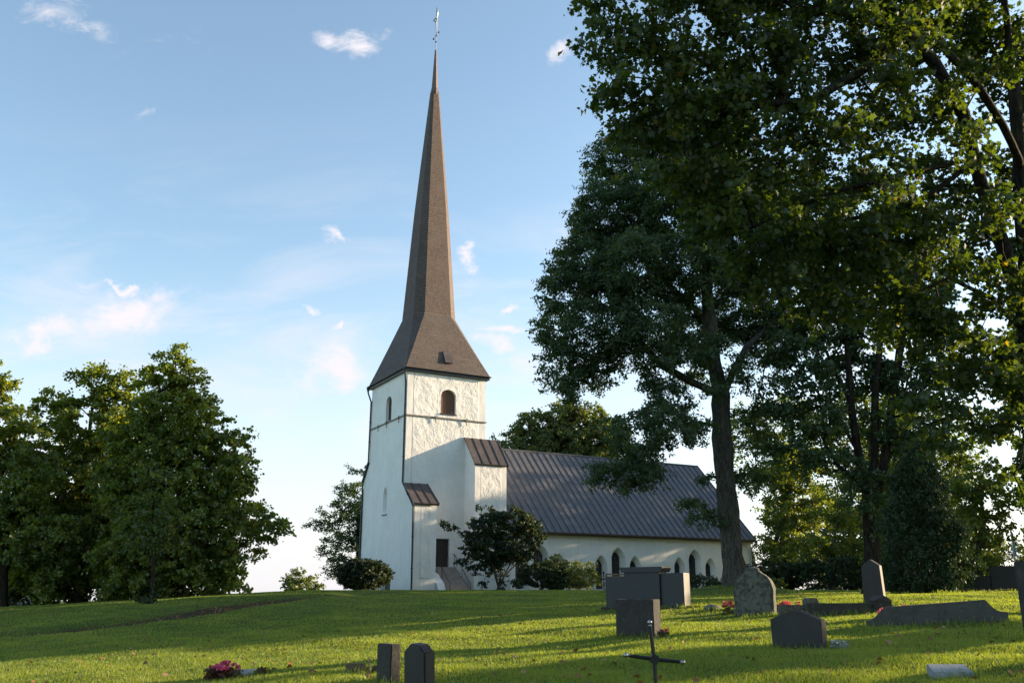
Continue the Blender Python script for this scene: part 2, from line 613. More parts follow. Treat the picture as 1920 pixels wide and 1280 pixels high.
M['kerb_stone'] = mat('granite_kerb', m_stone, c1=(.036, .030, .025), c2=(.020, .017, .015), li=.4, lichen=(.06, .065, .035), bd=.03)
M['brown_stone'] = mat('brown_granite', m_stone, c1=(.018, .015, .015), c2=(.011, .009, .010), li=.1, lichen=(.03, .025, .02), rough=.65, speck=.15, bd=.004)
M['pale_stone'] = mat('pale_grey_stone', m_stone, c1=(.22, .23, .245), c2=(.15, .16, .17), li=.15, lichen=(.18, .19, .16), bd=.008)
M['iron'] = mat('black_iron', m_plain, color=(.013, .014, .016), rough=.5, metal=.4, var=.4, scale=20)
M['chrome'] = mat('bright_knob', m_plain, color=(.32, .33, .35), rough=.3, metal=1.0, var=.05)
M['wood'] = mat('bench_wood', m_plain, color=(.20, .125, .085), rough=.75, var=.25, scale=8)
M['rot'] = mat('rotten_wood', m_plain, color=(.11, .07, .045), rough=.9, var=.4, scale=12, bd=.03)
M['ash_leaf'] = m_leaf('ash_leaf', (.024, .052, .022), (.060, .104, .034), (.12, .10, .02), trans=.45)
M['maple_leaf'] = m_leaf('maple_leaf', (.019, .038, .008), (.054, .082, .013), (.20, .14, .02), trans=.55, odd_f=.008, tcol=(2.2, 2.0, .45))
M['linden_leaf'] = m_leaf('linden_leaf', (.032, .062, .013), (.085, .124, .024), (.18, .15, .02), trans=.52, tcol=(2.1, 1.9, .5))
M['sun_brightened_leaf'] = m_leaf('sun_brightened_leaf', (.026, .058, .011), (.190, .240, .036), (.22, .18, .02), trans=.52, tcol=(2.1, 1.9, .5))  # linden leaf variant with sun glow and deep shade put into its colours
M['pale_leaf'] = m_leaf('pale_leaf', (.055, .088, .026), (.125, .155, .042), (.18, .15, .03), trans=.5)
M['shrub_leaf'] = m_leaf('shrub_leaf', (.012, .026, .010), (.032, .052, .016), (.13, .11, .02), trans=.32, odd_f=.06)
M['hedge_leaf'] = m_leaf('hedge_leaf', (.016, .034, .012), (.036, .062, .018), None, trans=.3)
M['thuja_leaf'] = m_leaf('thuja_leaf', (.014, .032, .010), (.034, .058, .016), None, trans=.18)
M['grey_leaf'] = m_leaf('grey_leaf', (.20, .22, .19), (.34, .36, .33), None, trans=.2)
M['flower_leaf'] = m_leaf('flower_leaf', (.035, .06, .02), (.09, .10, .03), (.20, .08, .02), trans=.3, odd_f=.2)
M['red_leaf'] = m_leaf('red_leaf', (.05, .022, .018), (.12, .035, .03), (.09, .08, .02), trans=.3, odd_f=.2)
M['pink'] = m_leaf('pink_petal', (.62, .10, .13), (.80, .24, .25), None, trans=.25, tcol=(1.1, .8, .8))
M['magenta'] = m_leaf('magenta_petal', (.50, .05, .14), (.68, .12, .25), None, trans=.25, tcol=(1.1, .8, .8))
M['white_petal'] = m_leaf('white_petal', (.6, .6, .6), (.75, .75, .72), None, trans=.25, tcol=(1, 1, 1))
M['dry_leaf'] = m_leaf('dry_leaf', (.13, .055, .022), (.30, .14, .05), (.36, .20, .13), trans=.15, odd_f=.2, tcol=(1, 1, 1))
M['grass_blade'] = m_leaf('grass_blade', (.078, .128, .015), (.235, .275, .040), (.24, .21, .06), trans=.5, odd_f=.05, tcol=(2.0, 1.95, .5))


def m_ground(g, b):
    co = obco(g)
    a = g.noise(co, .18, 5, .6)
    f = g.noise(co, 3.0, 6, .7)
    f2 = g.noise(co, 26, 4, .7)
    c = g.mix(g.step(a, .35, .68), (.066, .105, .017), (.110, .145, .026))
    c = g.mix(g.step(f, .35, .72), c, (.040, .070, .014))
    c = g.mix(g.math('MULTIPLY', g.step(f2, .45, .75), .55), c, (.150, .185, .042))
    # faint mower stripes across the lawn
    sx_ = g.n('ShaderNodeSeparateXYZ')
    g.l(co, sx_.inputs[0])
    st = g.math('SINE', g.math('MULTIPLY', g.math('ADD', g.math('MULTIPLY', sx_.outputs[0], .80), g.math('MULTIPLY', sx_.outputs[1], 2.9)), 1.6))
    c = g.mix(g.math('MULTIPLY', g.step(st, -.2, .9), .22), c, (.034, .062, .012))
    lit = g.n('ShaderNodeAttribute', attribute_name='litter').outputs['Fac']
    spots = g.step(g.math('ADD', g.math('MULTIPLY', lit, .9), g.math('MULTIPLY', g.noise(co, 5, 6, .75), .7)), .72, 1.1)
    c = g.mix(spots, c, (.058, .040, .024))
    g.l(c, b.inputs['Base Color'])
    b.inputs['Roughness'].default_value = .95
    b.inputs['Specular IOR Level'].default_value = .08
    h = g.math('ADD', f2, g.math('MULTIPLY', g.noise(co, 70, 3, .7), .6))
    g.l(g.bump(h, 1.0, .05), b.inputs['Normal'])


M['ground'] = mat('lawn', m_ground)


# ------------------------------------------------------------------ the ground: one sheet to the horizon
def axis(lo, hi, fine_lo, fine_hi, step):
    a = list(np.arange(fine_lo, fine_hi, step))
    s_ = step
    v = fine_hi
    while v < hi:
        a.append(v)
        s_ *= 1.13
        v += s_
    a.append(hi)
    s_ = step
    v = fine_lo
    b = []
    while v > lo:
        s_ *= 1.13
        v -= s_
        b.append(max(v, lo))
    return np.array(sorted(set(np.round(b + a, 4))))


gx = axis(-2500, 2500, -26, 26, .22)
gy = axis(-2500, 2500, 3, 60, .22)
XX, YY = np.meshgrid(gx, gy)
ZZ = G(XX, YY)
nx, ny = len(gx), len(gy)
idx = np.arange(nx * ny).reshape(ny, nx)
quads = np.stack([idx[:-1, :-1], idx[:-1, 1:], idx[1:, 1:], idx[1:, :-1]], -1).reshape(-1, 4)
pdv = path_d(XX, YY)
litv = sstep(pdv, 0.02, 0.35) * (1 - sstep(pdv, 1.6, 3.2)) * sstep(YY, 8, 13) * (1 - sstep(YY, 42, 52))
litv = np.maximum(litv, .55 * np.exp(-((XX - 9.6) ** 2 + (YY - 40.2) ** 2) / 1.5))
ground = mesh_np('lawn_ground', np.stack([XX, YY, ZZ], -1).reshape(-1, 3), quads.ravel(), np.arange(len(quads)) * 4,
                 np.full(len(quads), 4), M['ground'], attrs={'litter': litv.ravel()}, smooth=True)
tag(ground, 'mown churchyard lawn rising gently towards the white church', kind='structure')

# ------------------------------------------------------------------ the church
AX, AY = -7.85678483, 66.0
HEAD = math.atan(3140 / 1754.)
church = empty('church', (AX, AY, EYE + 0.3), PI / 2 - HEAD,
               'white plastered stone church with a tall brown shingled spire on the low rise', 'church')
Z = -0.3   # local z = height above the eye + Z


def zz(v):
    return v + Z


def to_local(p):
    """world -> church local"""
    return church_inv @ Vector(p)


church_mat = Matrix.Translation((AX, AY, EYE + .3)) @ Matrix.Rotation(PI / 2 - HEAD, 4, 'Z')
church_inv = church_mat.inverted()


def gothic(cx, w_, zb, zs, za, n=7):
    """pointed arch outline: centre, half width, bottom, springing, apex (x,z)"""
    pts = [(cx - w_, zb), (cx + w_, zb), (cx + w_, zs)]
    for i in range(1, n):
        t = i / n
        a = t * PI / 2
        pts.append((cx + w_ * (math.cos(a) * .62 + (1 - t) * .38), zs + (za - zs) * (math.sin(a) * .55 + t * .45)))
    pts.append((cx, za))
    for i in range(n - 1, 0, -1):
        t = i / n
        a = t * PI / 2
        pts.append((cx - w_ * (math.cos(a) * .62 + (1 - t) * .38), zs + (za - zs) * (math.sin(a) * .55 + t * .45)))
    pts.append((cx - w_, zs))
    return pts


def rounded(cx, w_, zb, zs, za, n=6):
    pts = [(cx - w_, zb), (cx + w_, zb), (cx + w_, zs)]
    for i in range(1, 2 * n):
        a = PI * i / (2 * n)
        pts.append((cx + w_ * math.cos(a), zs + (za - zs) * math.sin(a)))
    pts.append((cx - w_, zs))
    return pts


def cut(o, cutter):
    md = o.modifiers.new('cut', 'BOOLEAN')
    md.operation = 'DIFFERENCE'
    md.solver = 'EXACT'
    md.object = cutter
    bpy.context.view_layer.update()
    dg = bpy.context.evaluated_depsgraph_get()
    me = bpy.data.meshes.new_from_object(o.evaluated_get(dg))
    o.modifiers.clear()
    o.data = me
    bpy.data.objects.remove(cutter)


def splay(mb, poly, a0, a1, axis, k, c, mi=0):
    """cutter: outline at a0 scaled by k at a1 about c"""
    mb.prism(poly, a0, a1, axis, mi, k, c)


# tower: two-part shaft with the wall slightly waisted; walls 6.65 x 7.5
TW, TD, TH = 6.62, 7.5, zz(16.45)
tw = MB()
tw.box(0, TW, 0, TD, -1.0, TH)
tower = tw.build('tower', M['roughcast'], None)
cm = MB()
cm.prism(rounded(3.43, .66, zz(13.36), zz(14.75), zz(15.30)), -.3, .42, 'y', 0, .93, (3.43, zz(14.2)))
cc = cm.build('c1', M['plaster'])
cut(tower, cc)
cm = MB()
cm.prism(rounded(3.66, .60, zz(13.10), zz(14.55), zz(15.10)), -.3, .45, 'x', 0, .93, (3.66, zz(14.0)))
cut(tower, cm.build('c2', M['plaster']))
cm = MB()
cm.prism(gothic(3.72, .45, zz(5.95), zz(7.5), zz(8.15)), -.3, .40, 'x', 0, .72, (3.72, zz(7.0)))
cut(tower, cm.build('c3', M['plaster']))
cm = MB()
cm.prism(gothic(3.1, 1.15, -1.2, zz(1.3), zz(2.62)), -.3, .50, 'x', 0, .8, (3.1, -1.2))
cut(tower, cm.build('c4', M['plaster']))
cm = MB()
cm.prism([(2.62, zz(2.04)), (3.72, zz(2.04)), (3.72, zz(4.06)), (2.62, zz(4.06))], -.3, .35, 'y')
cut(tower, cm.build('c5', M['plaster']))
tower.parent = church


def set_field(o, fn):
    """marks the roughcast field; subdivides so that the edge of the field is crisp"""
    me = o.data
    a = me.attributes.new('rough_field', 'FLOAT', 'POINT')
    a.data.foreach_set('value', np.array([fn(v.co) for v in me.vertices], np.float32))


def grid_cut(o, xs, zs):
    bm = bmesh.new()
    bm.from_mesh(o.data)
    for x in xs:
        bmesh.ops.bisect_plane(bm, geom=bm.verts[:] + bm.edges[:] + bm.faces[:], plane_co=(x, 0, 0), plane_no=(1, 0, 0))
    for z in zs:
        bmesh.ops.bisect_plane(bm, geom=bm.verts[:] + bm.edges[:] + bm.faces[:], plane_co=(0, 0, z), plane_no=(0, 0, 1))
    bm.to_mesh(o.data)
    bm.free()


def band(v, a, b, c, d):
    """1 strictly between b and c, 0 outside a..d"""
    return 1.0 if (b - 1e-3) <= v <= (c + 1e-3) else 0.0


grid_cut(tower, (.50, .54, TW - .62, TW - .58), (zz(8.9), zz(9.0)))
set_field(tower, lambda p: band(p.x, .50, .54, TW - .62, TW - .58) * 1.0)


def louvre(name, poly, a, axis, ms, cx):
    mb = MB()
    mb.prism(poly, a, a + .05, axis, 1)
    xs = [p[0] for p in poly]
    x0, x1 = min(xs), max(xs)
    z0 = min(p[1] for p in poly)
    z1 = max(p[1] for p in poly)
    def top_at(x):
        for i in range(len(poly)):
            p, q = poly[i], poly[(i + 1) % len(poly)]
            if p[1] > z0 + .1 or q[1] > z0 + .1:
                if min(p[0], q[0]) <= x <= max(p[0], q[0]) and abs(p[0] - q[0]) > 1e-6:
                    t = (x - p[0]) / (q[0] - p[0])
                    return p[1] + t * (q[1] - p[1])
        return z1 - .5
    # herringbone boards, two leaves
    for side, (xa, xb) in enumerate(((x0 + .03, cx - .01), (cx + .01, x1 - .03))):
        z = z0 - .6
        while z < z1:
            za, zb = (z, z + .5) if side == 0 else (z + .5, z)
            pts = []
            n = 6
            lo = []
            hi = []
            for i in range(n + 1):
                x = xa + (xb - xa) * i / n
                zl = za + (zb - za) * i / n
                t_ = top_at(x) - .03
                l1 = min(max(zl, z0 + .02), t_)
                h1 = min(max(zl + .085, z0 + .02), t_)
                lo.append((x, l1))
                hi.append((x, h1))
            if max(h[1] - l[1] for h, l in zip(hi, lo)) > .02:
                for i in range(n):
                    q = [lo[i], lo[i + 1], hi[i + 1], hi[i]]
                    if (hi[i][1] - lo[i][1]) + (hi[i + 1][1] - lo[i + 1][1]) > .02:
                        mb.prism(q, a - .025, a - .002, axis, 0)
            z += .115
    mb2 = mb.build(name, ms, church)
    return mb2


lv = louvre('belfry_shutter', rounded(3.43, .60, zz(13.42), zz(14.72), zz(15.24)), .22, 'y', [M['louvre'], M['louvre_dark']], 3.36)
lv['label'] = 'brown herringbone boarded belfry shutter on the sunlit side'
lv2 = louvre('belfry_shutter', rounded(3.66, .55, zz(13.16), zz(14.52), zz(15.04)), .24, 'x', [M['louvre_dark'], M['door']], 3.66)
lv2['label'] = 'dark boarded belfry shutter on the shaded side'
sb = MB()
sb.box(2.72, 4.16, -.06, .20, zz(13.29), zz(13.37))
sb.build('window_sill', M['dark_metal'], church)
sb = MB()
sb.box(-.06, .20, 3.0, 4.3, zz(13.03), zz(13.11))
sb.build('window_sill', M['dark_metal'], church)
sb = MB()
sb.box(-.05, .20, 3.25, 4.2, zz(5.88), zz(5.96))
sb.build('window_sill', M['dark_metal'], church)
# recessed back of the west portal: a boarded door
pb = MB()
pb.prism(gothic(3.1, .8, -.9, zz(1.1), zz(1.95)), .34, .40, 'x')
pb.build('portal_door', M['door'], church)


# roof of the tower and spire with UVs along the courses
def facets(name, rings, parent, m):
    """rings: list of closed rings with equal counts; builds facets with UV in metres"""
    me = bpy.data.meshes.new(name)
    vs = []
    fs = []
    uvs = []
    for i in range(len(rings) - 1):
        A_, B_ = rings[i], rings[i + 1]
        n = len(A_)
        for k in range(n):
            p = [Vector(A_[k]), Vector(A_[(k + 1) % n]), Vector(B_[(k + 1) % n]), Vector(B_[k])]
            if (p[0] - p[1]).length < 1e-5:
                p = [p[0], p[2], p[3]]
            up = Vector((0, 0, 1))
            e = (p[-1] - p[-2]) if len(p) == 3 else (p[1] - p[0])
            if len(p) == 3:
                e = p[1] - p[2]
            e = Vector((e.x, e.y, 0)).normalized()
            nn = (p[1] - p[0]).cross(p[-1] - p[0]).normalized()
            vdir = nn.cross(e).normalized()
            if vdir.z < 0:
                vdir = -vdir
            mid = (Vector(A_[k]) + Vector(A_[(k + 1) % n])) / 2
            b = len(vs)
            vs += [tuple(q) for q in p]
            fs.append(tuple(range(b, b + len(p))))
            for q in p:
                uvs.append(((q - mid).dot(e) + 50 + .37 * k, (q.z) / max(vdir.z, .2) + 10))
    me.from_pydata(vs, [], fs)
    uvl = me.uv_layers.new(name='UVMap')
    uvl.data.foreach_set('uv', np.array(uvs, np.float32).ravel())
    me.materials.append(m)
    me.update()
    o = bpy.data.objects.new(name, me)
    C.objects.link(o)
    o.parent = parent
    return o


ccx, ccy = 3.22, 3.72


def oct_ring(h, z, c=.375, dx=0, dy=0):
    a = h * (1 - c)
    b = h
    P_ = [(-a, -b), (a, -b), (b, -a), (b, a), (a, b), (-a, b), (-b, a), (-b, -a)]
    return [(ccx + dx + p[0], ccy + dy + p[1], zz(z)) for p in P_]


OV = .26
sq = []
x0, x1, y0, y1 = -OV, TW + OV, -OV, TD + OV


def sqring(z, o_=0.0):
    a0, a1, b0, b1 = x0 - o_, x1 + o_, y0 - o_, y1 + o_
    return [(a0, b0, z), (a1, b0, z), (a1, b0, z), (a1, b1, z), (a1, b1, z), (a0, b1, z), (a0, b1, z), (a0, b0, z)]


def lerp_ring(A_, B_, t, z=None, pull=0.0):
    R = []
    for p, q in zip(A_, B_):
        v = Vector(p).lerp(Vector(q), t)
        v.x -= (v.x - ccx) * pull
        v.y -= (v.y - ccy) * pull
        R.append(tuple(v))
    return R


r0 = sqring(zz(16.62))
rT = oct_ring(1.86, 21.8)
r1 = lerp_ring(r0, rT, .25, pull=.006)
r2 = lerp_ring(r0, rT, .6, pull=.008)
spire_rings = [oct_ring(1.86, 21.8), oct_ring(1.24, 31.4), oct_ring(.83, 36.6), oct_ring(.33, 42.9)]
roof = facets('tower_roof', [r0, r1, r2, rT], church, M['shingle'])
spire = facets('spire', spire_rings, church, M['shingle_red'])
# eaves: thick dark edge board and soffit
e = MB()
zt, zb_ = zz(16.62), zz(16.36)
e.box(x0 + .02, x1 - .02, y0 + .02, -.03, zb_, zt - .01)
e.box(x0 + .02, x1 - .02, TD + .03, y1 - .02, zb_, zt - .01)
e.box(x0 + .02, -.03, -.03, TD + .03, zb_, zt - .01)
e.box(TW + .03, x1 - .02, -.03, TD + .03, zb_, zt - .01)
e.build('eaves_board', M['dark_metal'], church)


def gutter(name, a, b, r, m, parent=church):
    mb = MB()
    a, b = Vector(a), Vector(b)
    d = (b - a).normalized()
    s_ = d.cross(Vector((0, 0, 1))).normalized()
    n = 8
    vs = []
    for p in (a, b):
        for k in range(n + 1):
            t = PI * k / n
            vs.append(p + s_ * math.cos(t) * r - Vector((0, 0, 1)) * math.sin(t) * r)
        for k in range(n, -1, -1):
            t = PI * k / n
            vs.append(p + s_ * math.cos(t) * (r - .012) - Vector((0, 0, 1)) * math.sin(t) * (r - .012))
    m_ = 2 * (n + 1)
    fs = [tuple(range(m_)), tuple(range(2 * m_ - 1, m_ - 1, -1))] + [(i, (i + 1) % m_, m_ + (i + 1) % m_, m_ + i) for i in range(m_)]
    mb.add(vs, fs)
    return mb.build(name, m, parent)


gutter('gutter', (x0 - .05, y0 - .05, zz(16.6)), (x1 + .05, y0 - .05, zz(16.6)), .09, M['dark_metal'])
gutter('gutter', (x0 - .05, y0 - .05, zz(16.6)), (x0 - .05, y1 + .05, zz(16.6)), .09, M['dark_metal'])


def pipe(name, pts, r=.06, m=None, hopper=True, parent=church):
    mb = MB()
    mb.tube(pts, r, 10)
    if hopper:
        p = pts[0]
        mb.tube([(p[0], p[1], p[2] - .22), (p[0], p[1], p[2]), (p[0], p[1], p[2] + .12)], [r, .13, .15], 12)
    P_ = [Vector(q) for q in pts]
    for a, b in zip(P_, P_[1:]):
        L_ = (b - a).length
        if L_ > 2.5:
            for k in range(1, int(L_ / 2.2) + 1):
                c = a.lerp(b, k / (int(L_ / 2.2) + 1))
                d = (b - a).normalized() * .03
                mb.tube([c - d, c + d], r * 1.35, 10)
    return mb.build(name, m or M['dark_metal'], parent, smooth=False)


pipe('downpipe', [(-.26, -.12, zz(16.42)), (-.26, -.1, zz(16.15)), (-.10, .12, zz(15.6)), (-.10, .10, zz(8.0)), (-.10, -2.02, zz(6.1)), (-.10, -2.12, zz(-.3))], .065)
pipe('downpipe', [(-.26, 7.78, zz(16.42)), (-.26, 7.75, zz(16.1)), (-.10, 7.40, zz(15.3)), (-.10, 7.45, zz(10.3)), (-.10, 8.55, zz(8.9)), (-.10, 8.5, zz(-.6))], .065)
# wrought tie band round the tower with its anchor pins
tb = MB()
zt_ = zz(13.0)
tb.box(-.07, TW + .07, -.075, -.02, zt_ - .05, zt_ + .05)
tb.box(-.075, -.02, -.015, TD + .07, zt_ - .05, zt_ + .05)
for x in (2.35, 4.95):
    tb.box(x - .10, x + .10, -.14, -.08, zt_ - .09, zt_ + .09, bev=.02)
    tb.box(x - .025, x + .025, -.12, -.078, zt_ - .42, zt_ + .14)
for y in (1.3, 3.8, 5.6):
    tb.box(-.14, -.08, y - .09, y + .09, zt_ - .09, zt_ + .09, bev=.02)
    tb.box(-.12, -.078, y - .025, y + .025, zt_ - .42, zt_ + .14)
tb.build('tie_band', mat('rusty_grey_iron', m_plain, color=(.17, .15, .135), rough=.7, var=.3, scale=8), church)
# hatch on the tower roof (south slope)
hb = MB()
slope = (rT[0][1] - y0) / (zz(21.8) - zz(16.62))
def on_s(z, off):
    yb = np.interp(z, [r0[0][2], r1[0][2], r2[0][2], rT[0][2]], [r0[0][1], r1[0][1], r2[0][1], rT[0][1]])
    return yb - off
for (xa, xb, z0_, z1_, mi) in ((3.05, 3.72, zz(17.35), zz(18.35), 0),):
    vs = []
    for x in (xa, xb):
        vs += [(x, on_s(z0_, -.05), z0_), (x, on_s(z1_, -.05), z1_), (x, on_s(z1_, .07), z1_ + .05), (x, on_s(z0_, .17), z0_ + .03)]
    hb.add(vs, [(0, 1, 2, 3), (7, 6, 5, 4), (0, 4, 5, 1), (1, 5, 6, 2), (2, 6, 7, 3), (3, 7, 4, 0)])
hb.build('roof_hatch', M['sheet_brown'], church)
# copper tip, vane
cp = MB()
cp.tube([(ccx, ccy, zz(42.6)), (ccx, ccy, zz(42.95)), (ccx, ccy, zz(43.3)), (ccx, ccy, zz(47.2))], [.40, .37, .30, .085], 8)
cp.build('spire_tip', M['copper'], church)
vn = empty('weathervane', (ccx, ccy, zz(47.1)))
vn.parent = church
vb = MB()
vb.tube([(0, 0, 0), (0, 0, 4.55)], .035, 8)
vb.build('rod', M['vane'], vn)
# view-lateral axis in local coordinates
lx = Vector((math.sin(HEAD), -math.cos(HEAD), 0))
def vl(a, z):
    return (lx.x * a, lx.y * a, z)
vb = MB()
for pth, r in (([(0.02, 2.15), (-.02, 3.0), (-.25, 3.18), (.02, 3.55), (.06, 4.0), (.05, 4.55)], [.05, .075, .08, .07, .10, .02]),
               ([(.05, 3.6), (.03, 2.95)], [.03, .03])):
    vb.tube([vl(*q) for q in pth], r, 6)
vb.build('vane_figure', M['vane'], vn)
cr = MB()
cr.tube([vl(-.22, 1.25), vl(.24, 1.95)], .02, 6)
cr.build('cross_rod', M['vane'], vn)
for a, z in ((0, .95), (-.22, 1.25), (.02, 1.6), (.24, 1.95)):
    bb = MB()
    bb.ball(vl(a, z), .085)
    bb.build('ball', M['dark_metal'], vn, smooth=True)


# buttresses
def sheet_roof(name, x0, x1, ya, za, yb, zb, over, th, seams, m, parent=church, lip=.08):
    """a lean-to sheet roof: high edge at ya, low edge at yb"""
    mb = MB()
    d = Vector((0, yb - ya, zb - za)).normalized()
    n = Vector((0, -d.z, d.y))
    if n.z < 0:
        n = -n
    A_ = Vector((0, ya, za))
    B_ = Vector((0, yb, zb)) + d * over
    xa, xb = x0 - lip, x1 + lip
    vs = []
    for x in (xa, xb):
        X = Vector((x, 0, 0))
        vs += [X + A_, X + B_, X + B_ + n * th, X + A_ + n * th]
    mb.add(vs, [(0, 1, 2, 3), (7, 6, 5, 4), (0, 4, 5, 1), (1, 5, 6, 2), (2, 6, 7, 3), (3, 7, 4, 0)])
    k = int(round((xb - xa) / seams))
    for i in range(0, k + 1):
        x = xa + (xb - xa) * i / k
        q = []
        for xx in (x - .02, x + .02):
            X = Vector((xx, 0, 0))
            q += [X + A_ + n * (th + .002), X + B_ + n * (th + .002), X + B_ + n * (th + .05), X + A_ + n * (th + .05)]
        mb.add(q, [(0, 1, 2, 3), (7, 6, 5, 4), (0, 4, 5, 1), (1, 5, 6, 2), (2, 6, 7, 3), (3, 7, 4, 0)])
    # low edge drip
    X0, X1 = Vector((xa, 0, 0)), Vector((xb, 0, 0))
    q = []
    for X in (X0, X1):
        q += [X + B_ + d * .004 - n * .09, X + B_ + d * .03 - n * .09, X + B_ + d * .03 + n * (th + .01), X + B_ + d * .004 + n * (th + .01)]
    mb.add(q, [(0, 1, 2, 3), (7, 6, 5, 4), (0, 4, 5, 1), (1, 5, 6, 2), (2, 6, 7, 3), (3, 7, 4, 0)])
    return mb.build(name, m, parent)


def buttress(x0, x1, p, ztop, zlow, roofmat, seams, label, north=False, fld=None, ytop=0.0):
    s_ = -1
    b_ = MB()
    ya, yb = (-.001, -p)
    if north:
        ya, yb = TD + .001, TD + p
    b_.prism([(ya, -1.0), (yb, -1.0), (yb, zz(zlow)), (ya, zz(ztop))], x0, x1, 'x')
    o = b_.build('buttress', M['roughcast'], church)
    if fld:
        bm = bmesh.new(); bm.from_mesh(o.data); bm.free()
        grid_cut(o, (fld[0] - .03, fld[0], fld[1], fld[1] + .03), (zz(fld[2]) - .03, zz(fld[2]), zz(zlow) - .5))
        set_field(o, lambda q: band(q.x, 0, fld[0], fld[1], 0) * (1.0 if q.z >= zz(fld[2]) - 1e-3 else 0))
    o['label'] = label
    rf = sheet_roof('buttress_roof', x0, x1, ya + (.02 if not north else -.02), zz(ztop) + .03, yb, zz(zlow) + .03, .16, .05, seams, roofmat, o, lip=.12)
    return o


B1 = buttress(-.004, 1.70, 2.08, 7.90, 6.35, M['sheet_brown'], .6, 'short plastered buttress with a brown sheet roof at the tower corner', fld=(.50, 1.22, 1.2))
B2 = buttress(4.90, 7.56, 1.72, 11.62, 9.55, M['sheet_brown'], .66, 'tall plastered buttress with a brown sheet roof beside the nave', fld=(5.4, 7.1, 1.2))
B3 = buttress(-.004, 1.70, 1.05, 10.3, 9.0, M['sheet_brown'], .6, 'narrow buttress at the shaded far corner of the tower', north=True)
# flashing over the wall side of the tall buttress where it passes the tower
fb = MB()
fb.box(TW + .001, 7.56, .0, 1.2, zz(4), zz(11.5))
fb.build('stair_turret_wall', M['plaster'], church)
fr = MB()
fr.prism([(-.02, zz(11.58)), (1.3, zz(11.9)), (1.3, zz(11.5)), (-.02, zz(11.40))], TW + .02, 7.66, 'x')
fr.build('turret_roof', M['sheet_brown'], church)

# door and steps
db = MB()
for i in range(6):
    db.box(2.63 + i * .18, 2.63 + i * .18 + .174, .20, .26, zz(2.05), zz(4.05))
dr = db.build('door', M['door'], church)
hd = MB()
hd.tube([(3.55, .19, zz(2.95)), (3.55, .13, zz(2.95)), (3.42, .12, zz(2.95))], .02, 6)
hd.build('handle', M['iron'], dr)
# steps run out from the door towards the lawn
stp = MB()
nst = 8
zt0, zb0 = zz(2.03), 0.02
for i in range(nst):
    za = zt0 - (zt0 - zb0) * i / nst
    y_far = 0.0 if i == 0 else -.62 - .30 * (i - 1)
    y_near = -.62 - .30 * i
    stp.box(2.35, 4.05, y_near, y_far, -.6, za, bev=.015)
steps = stp.build('stone_steps', M['step'], church)
wb = MB()
wb.prism([(-.0, -.6), (-3.0, -.6), (-2.2, .55), (-1.2, zz(1.5)), (0, zz(1.9))], 1.75, 2.33, 'x')
wb.build('step_cheek_wall', M['plaster'], church)
for x in (2.42, 4.0):
    rb = MB()
    top, bot = (x, -.3, zt0 + .92), (x, -3.0, zb0 + .5)
    rb.tube([(x, -.05, zt0 + .92), top, bot], .022, 6)
    rb.tube([(x, -.3, zt0 - .02), top], .02, 6)
    rb.tube([(x, -1.6, .8), (x, -1.6, 1.85)], .018, 6)
    rb.tube([(x, -2.95, -.2), bot], .02, 6)
    rb.build('handrail', M['iron'], church)

# nave
NX0, NX1, NY0, NY1 = 7.4, 30.85, -2.7, 10.2
ZE, ZR = zz(4.50), zz(11.45)
nv = MB()
nv.prism([(NY0, -1.0), (NY1, -1.0), (NY1, ZE), ((NY0 + NY1) / 2, ZR), (NY0, ZE)], NX0, NX1, 'x')
nave = nv.build('nave', M['plaster'], None)
NICHES = []
for gi, gc in enumerate((9.95, 16.97, 24.62)):
    for k in (-1, 0, 1):
        cx = gc + k * 1.62
        if k == 0:
            NICHES.append((cx, .66, zz(1.30), zz(2.90), zz(3.68)))
        else:
            zb = zz(.42) if (k == -1 and gi < 2) else zz(1.45)
            NICHES.append((cx, .56, zb, zz(2.30), zz(3.05)))
cm = MB()
for (cx, w_, zb, zs, za) in NICHES:
    # splayed reveal: the inner opening is narrower
    o_ = gothic(cx, w_, zb, zs, za)
    i_ = gothic(cx, w_ * .62, zb + .12, zs - .02, za - .34)
    n = len(o_)
    # carry the outer outline a little in front of the wall, continuing the same splay
    f_ = [(a[0] + (a[0] - b[0]) * .3, a[1] + (a[1] - b[1]) * .3) for a, b in zip(o_, i_)]
    vs = [(p[0], NY0 - .18, p[1]) for p in f_] + [(p[0], NY0 + .60, p[1]) for p in i_]
    fs = [tuple(range(n)), tuple(range(2 * n - 1, n - 1, -1))] + [(i, n + i, n + (i + 1) % n, (i + 1) % n) for i in range(n)]
    cm.add(vs, fs)
cut(nave, cm.build('c6', M['plaster']))
nave.parent = church
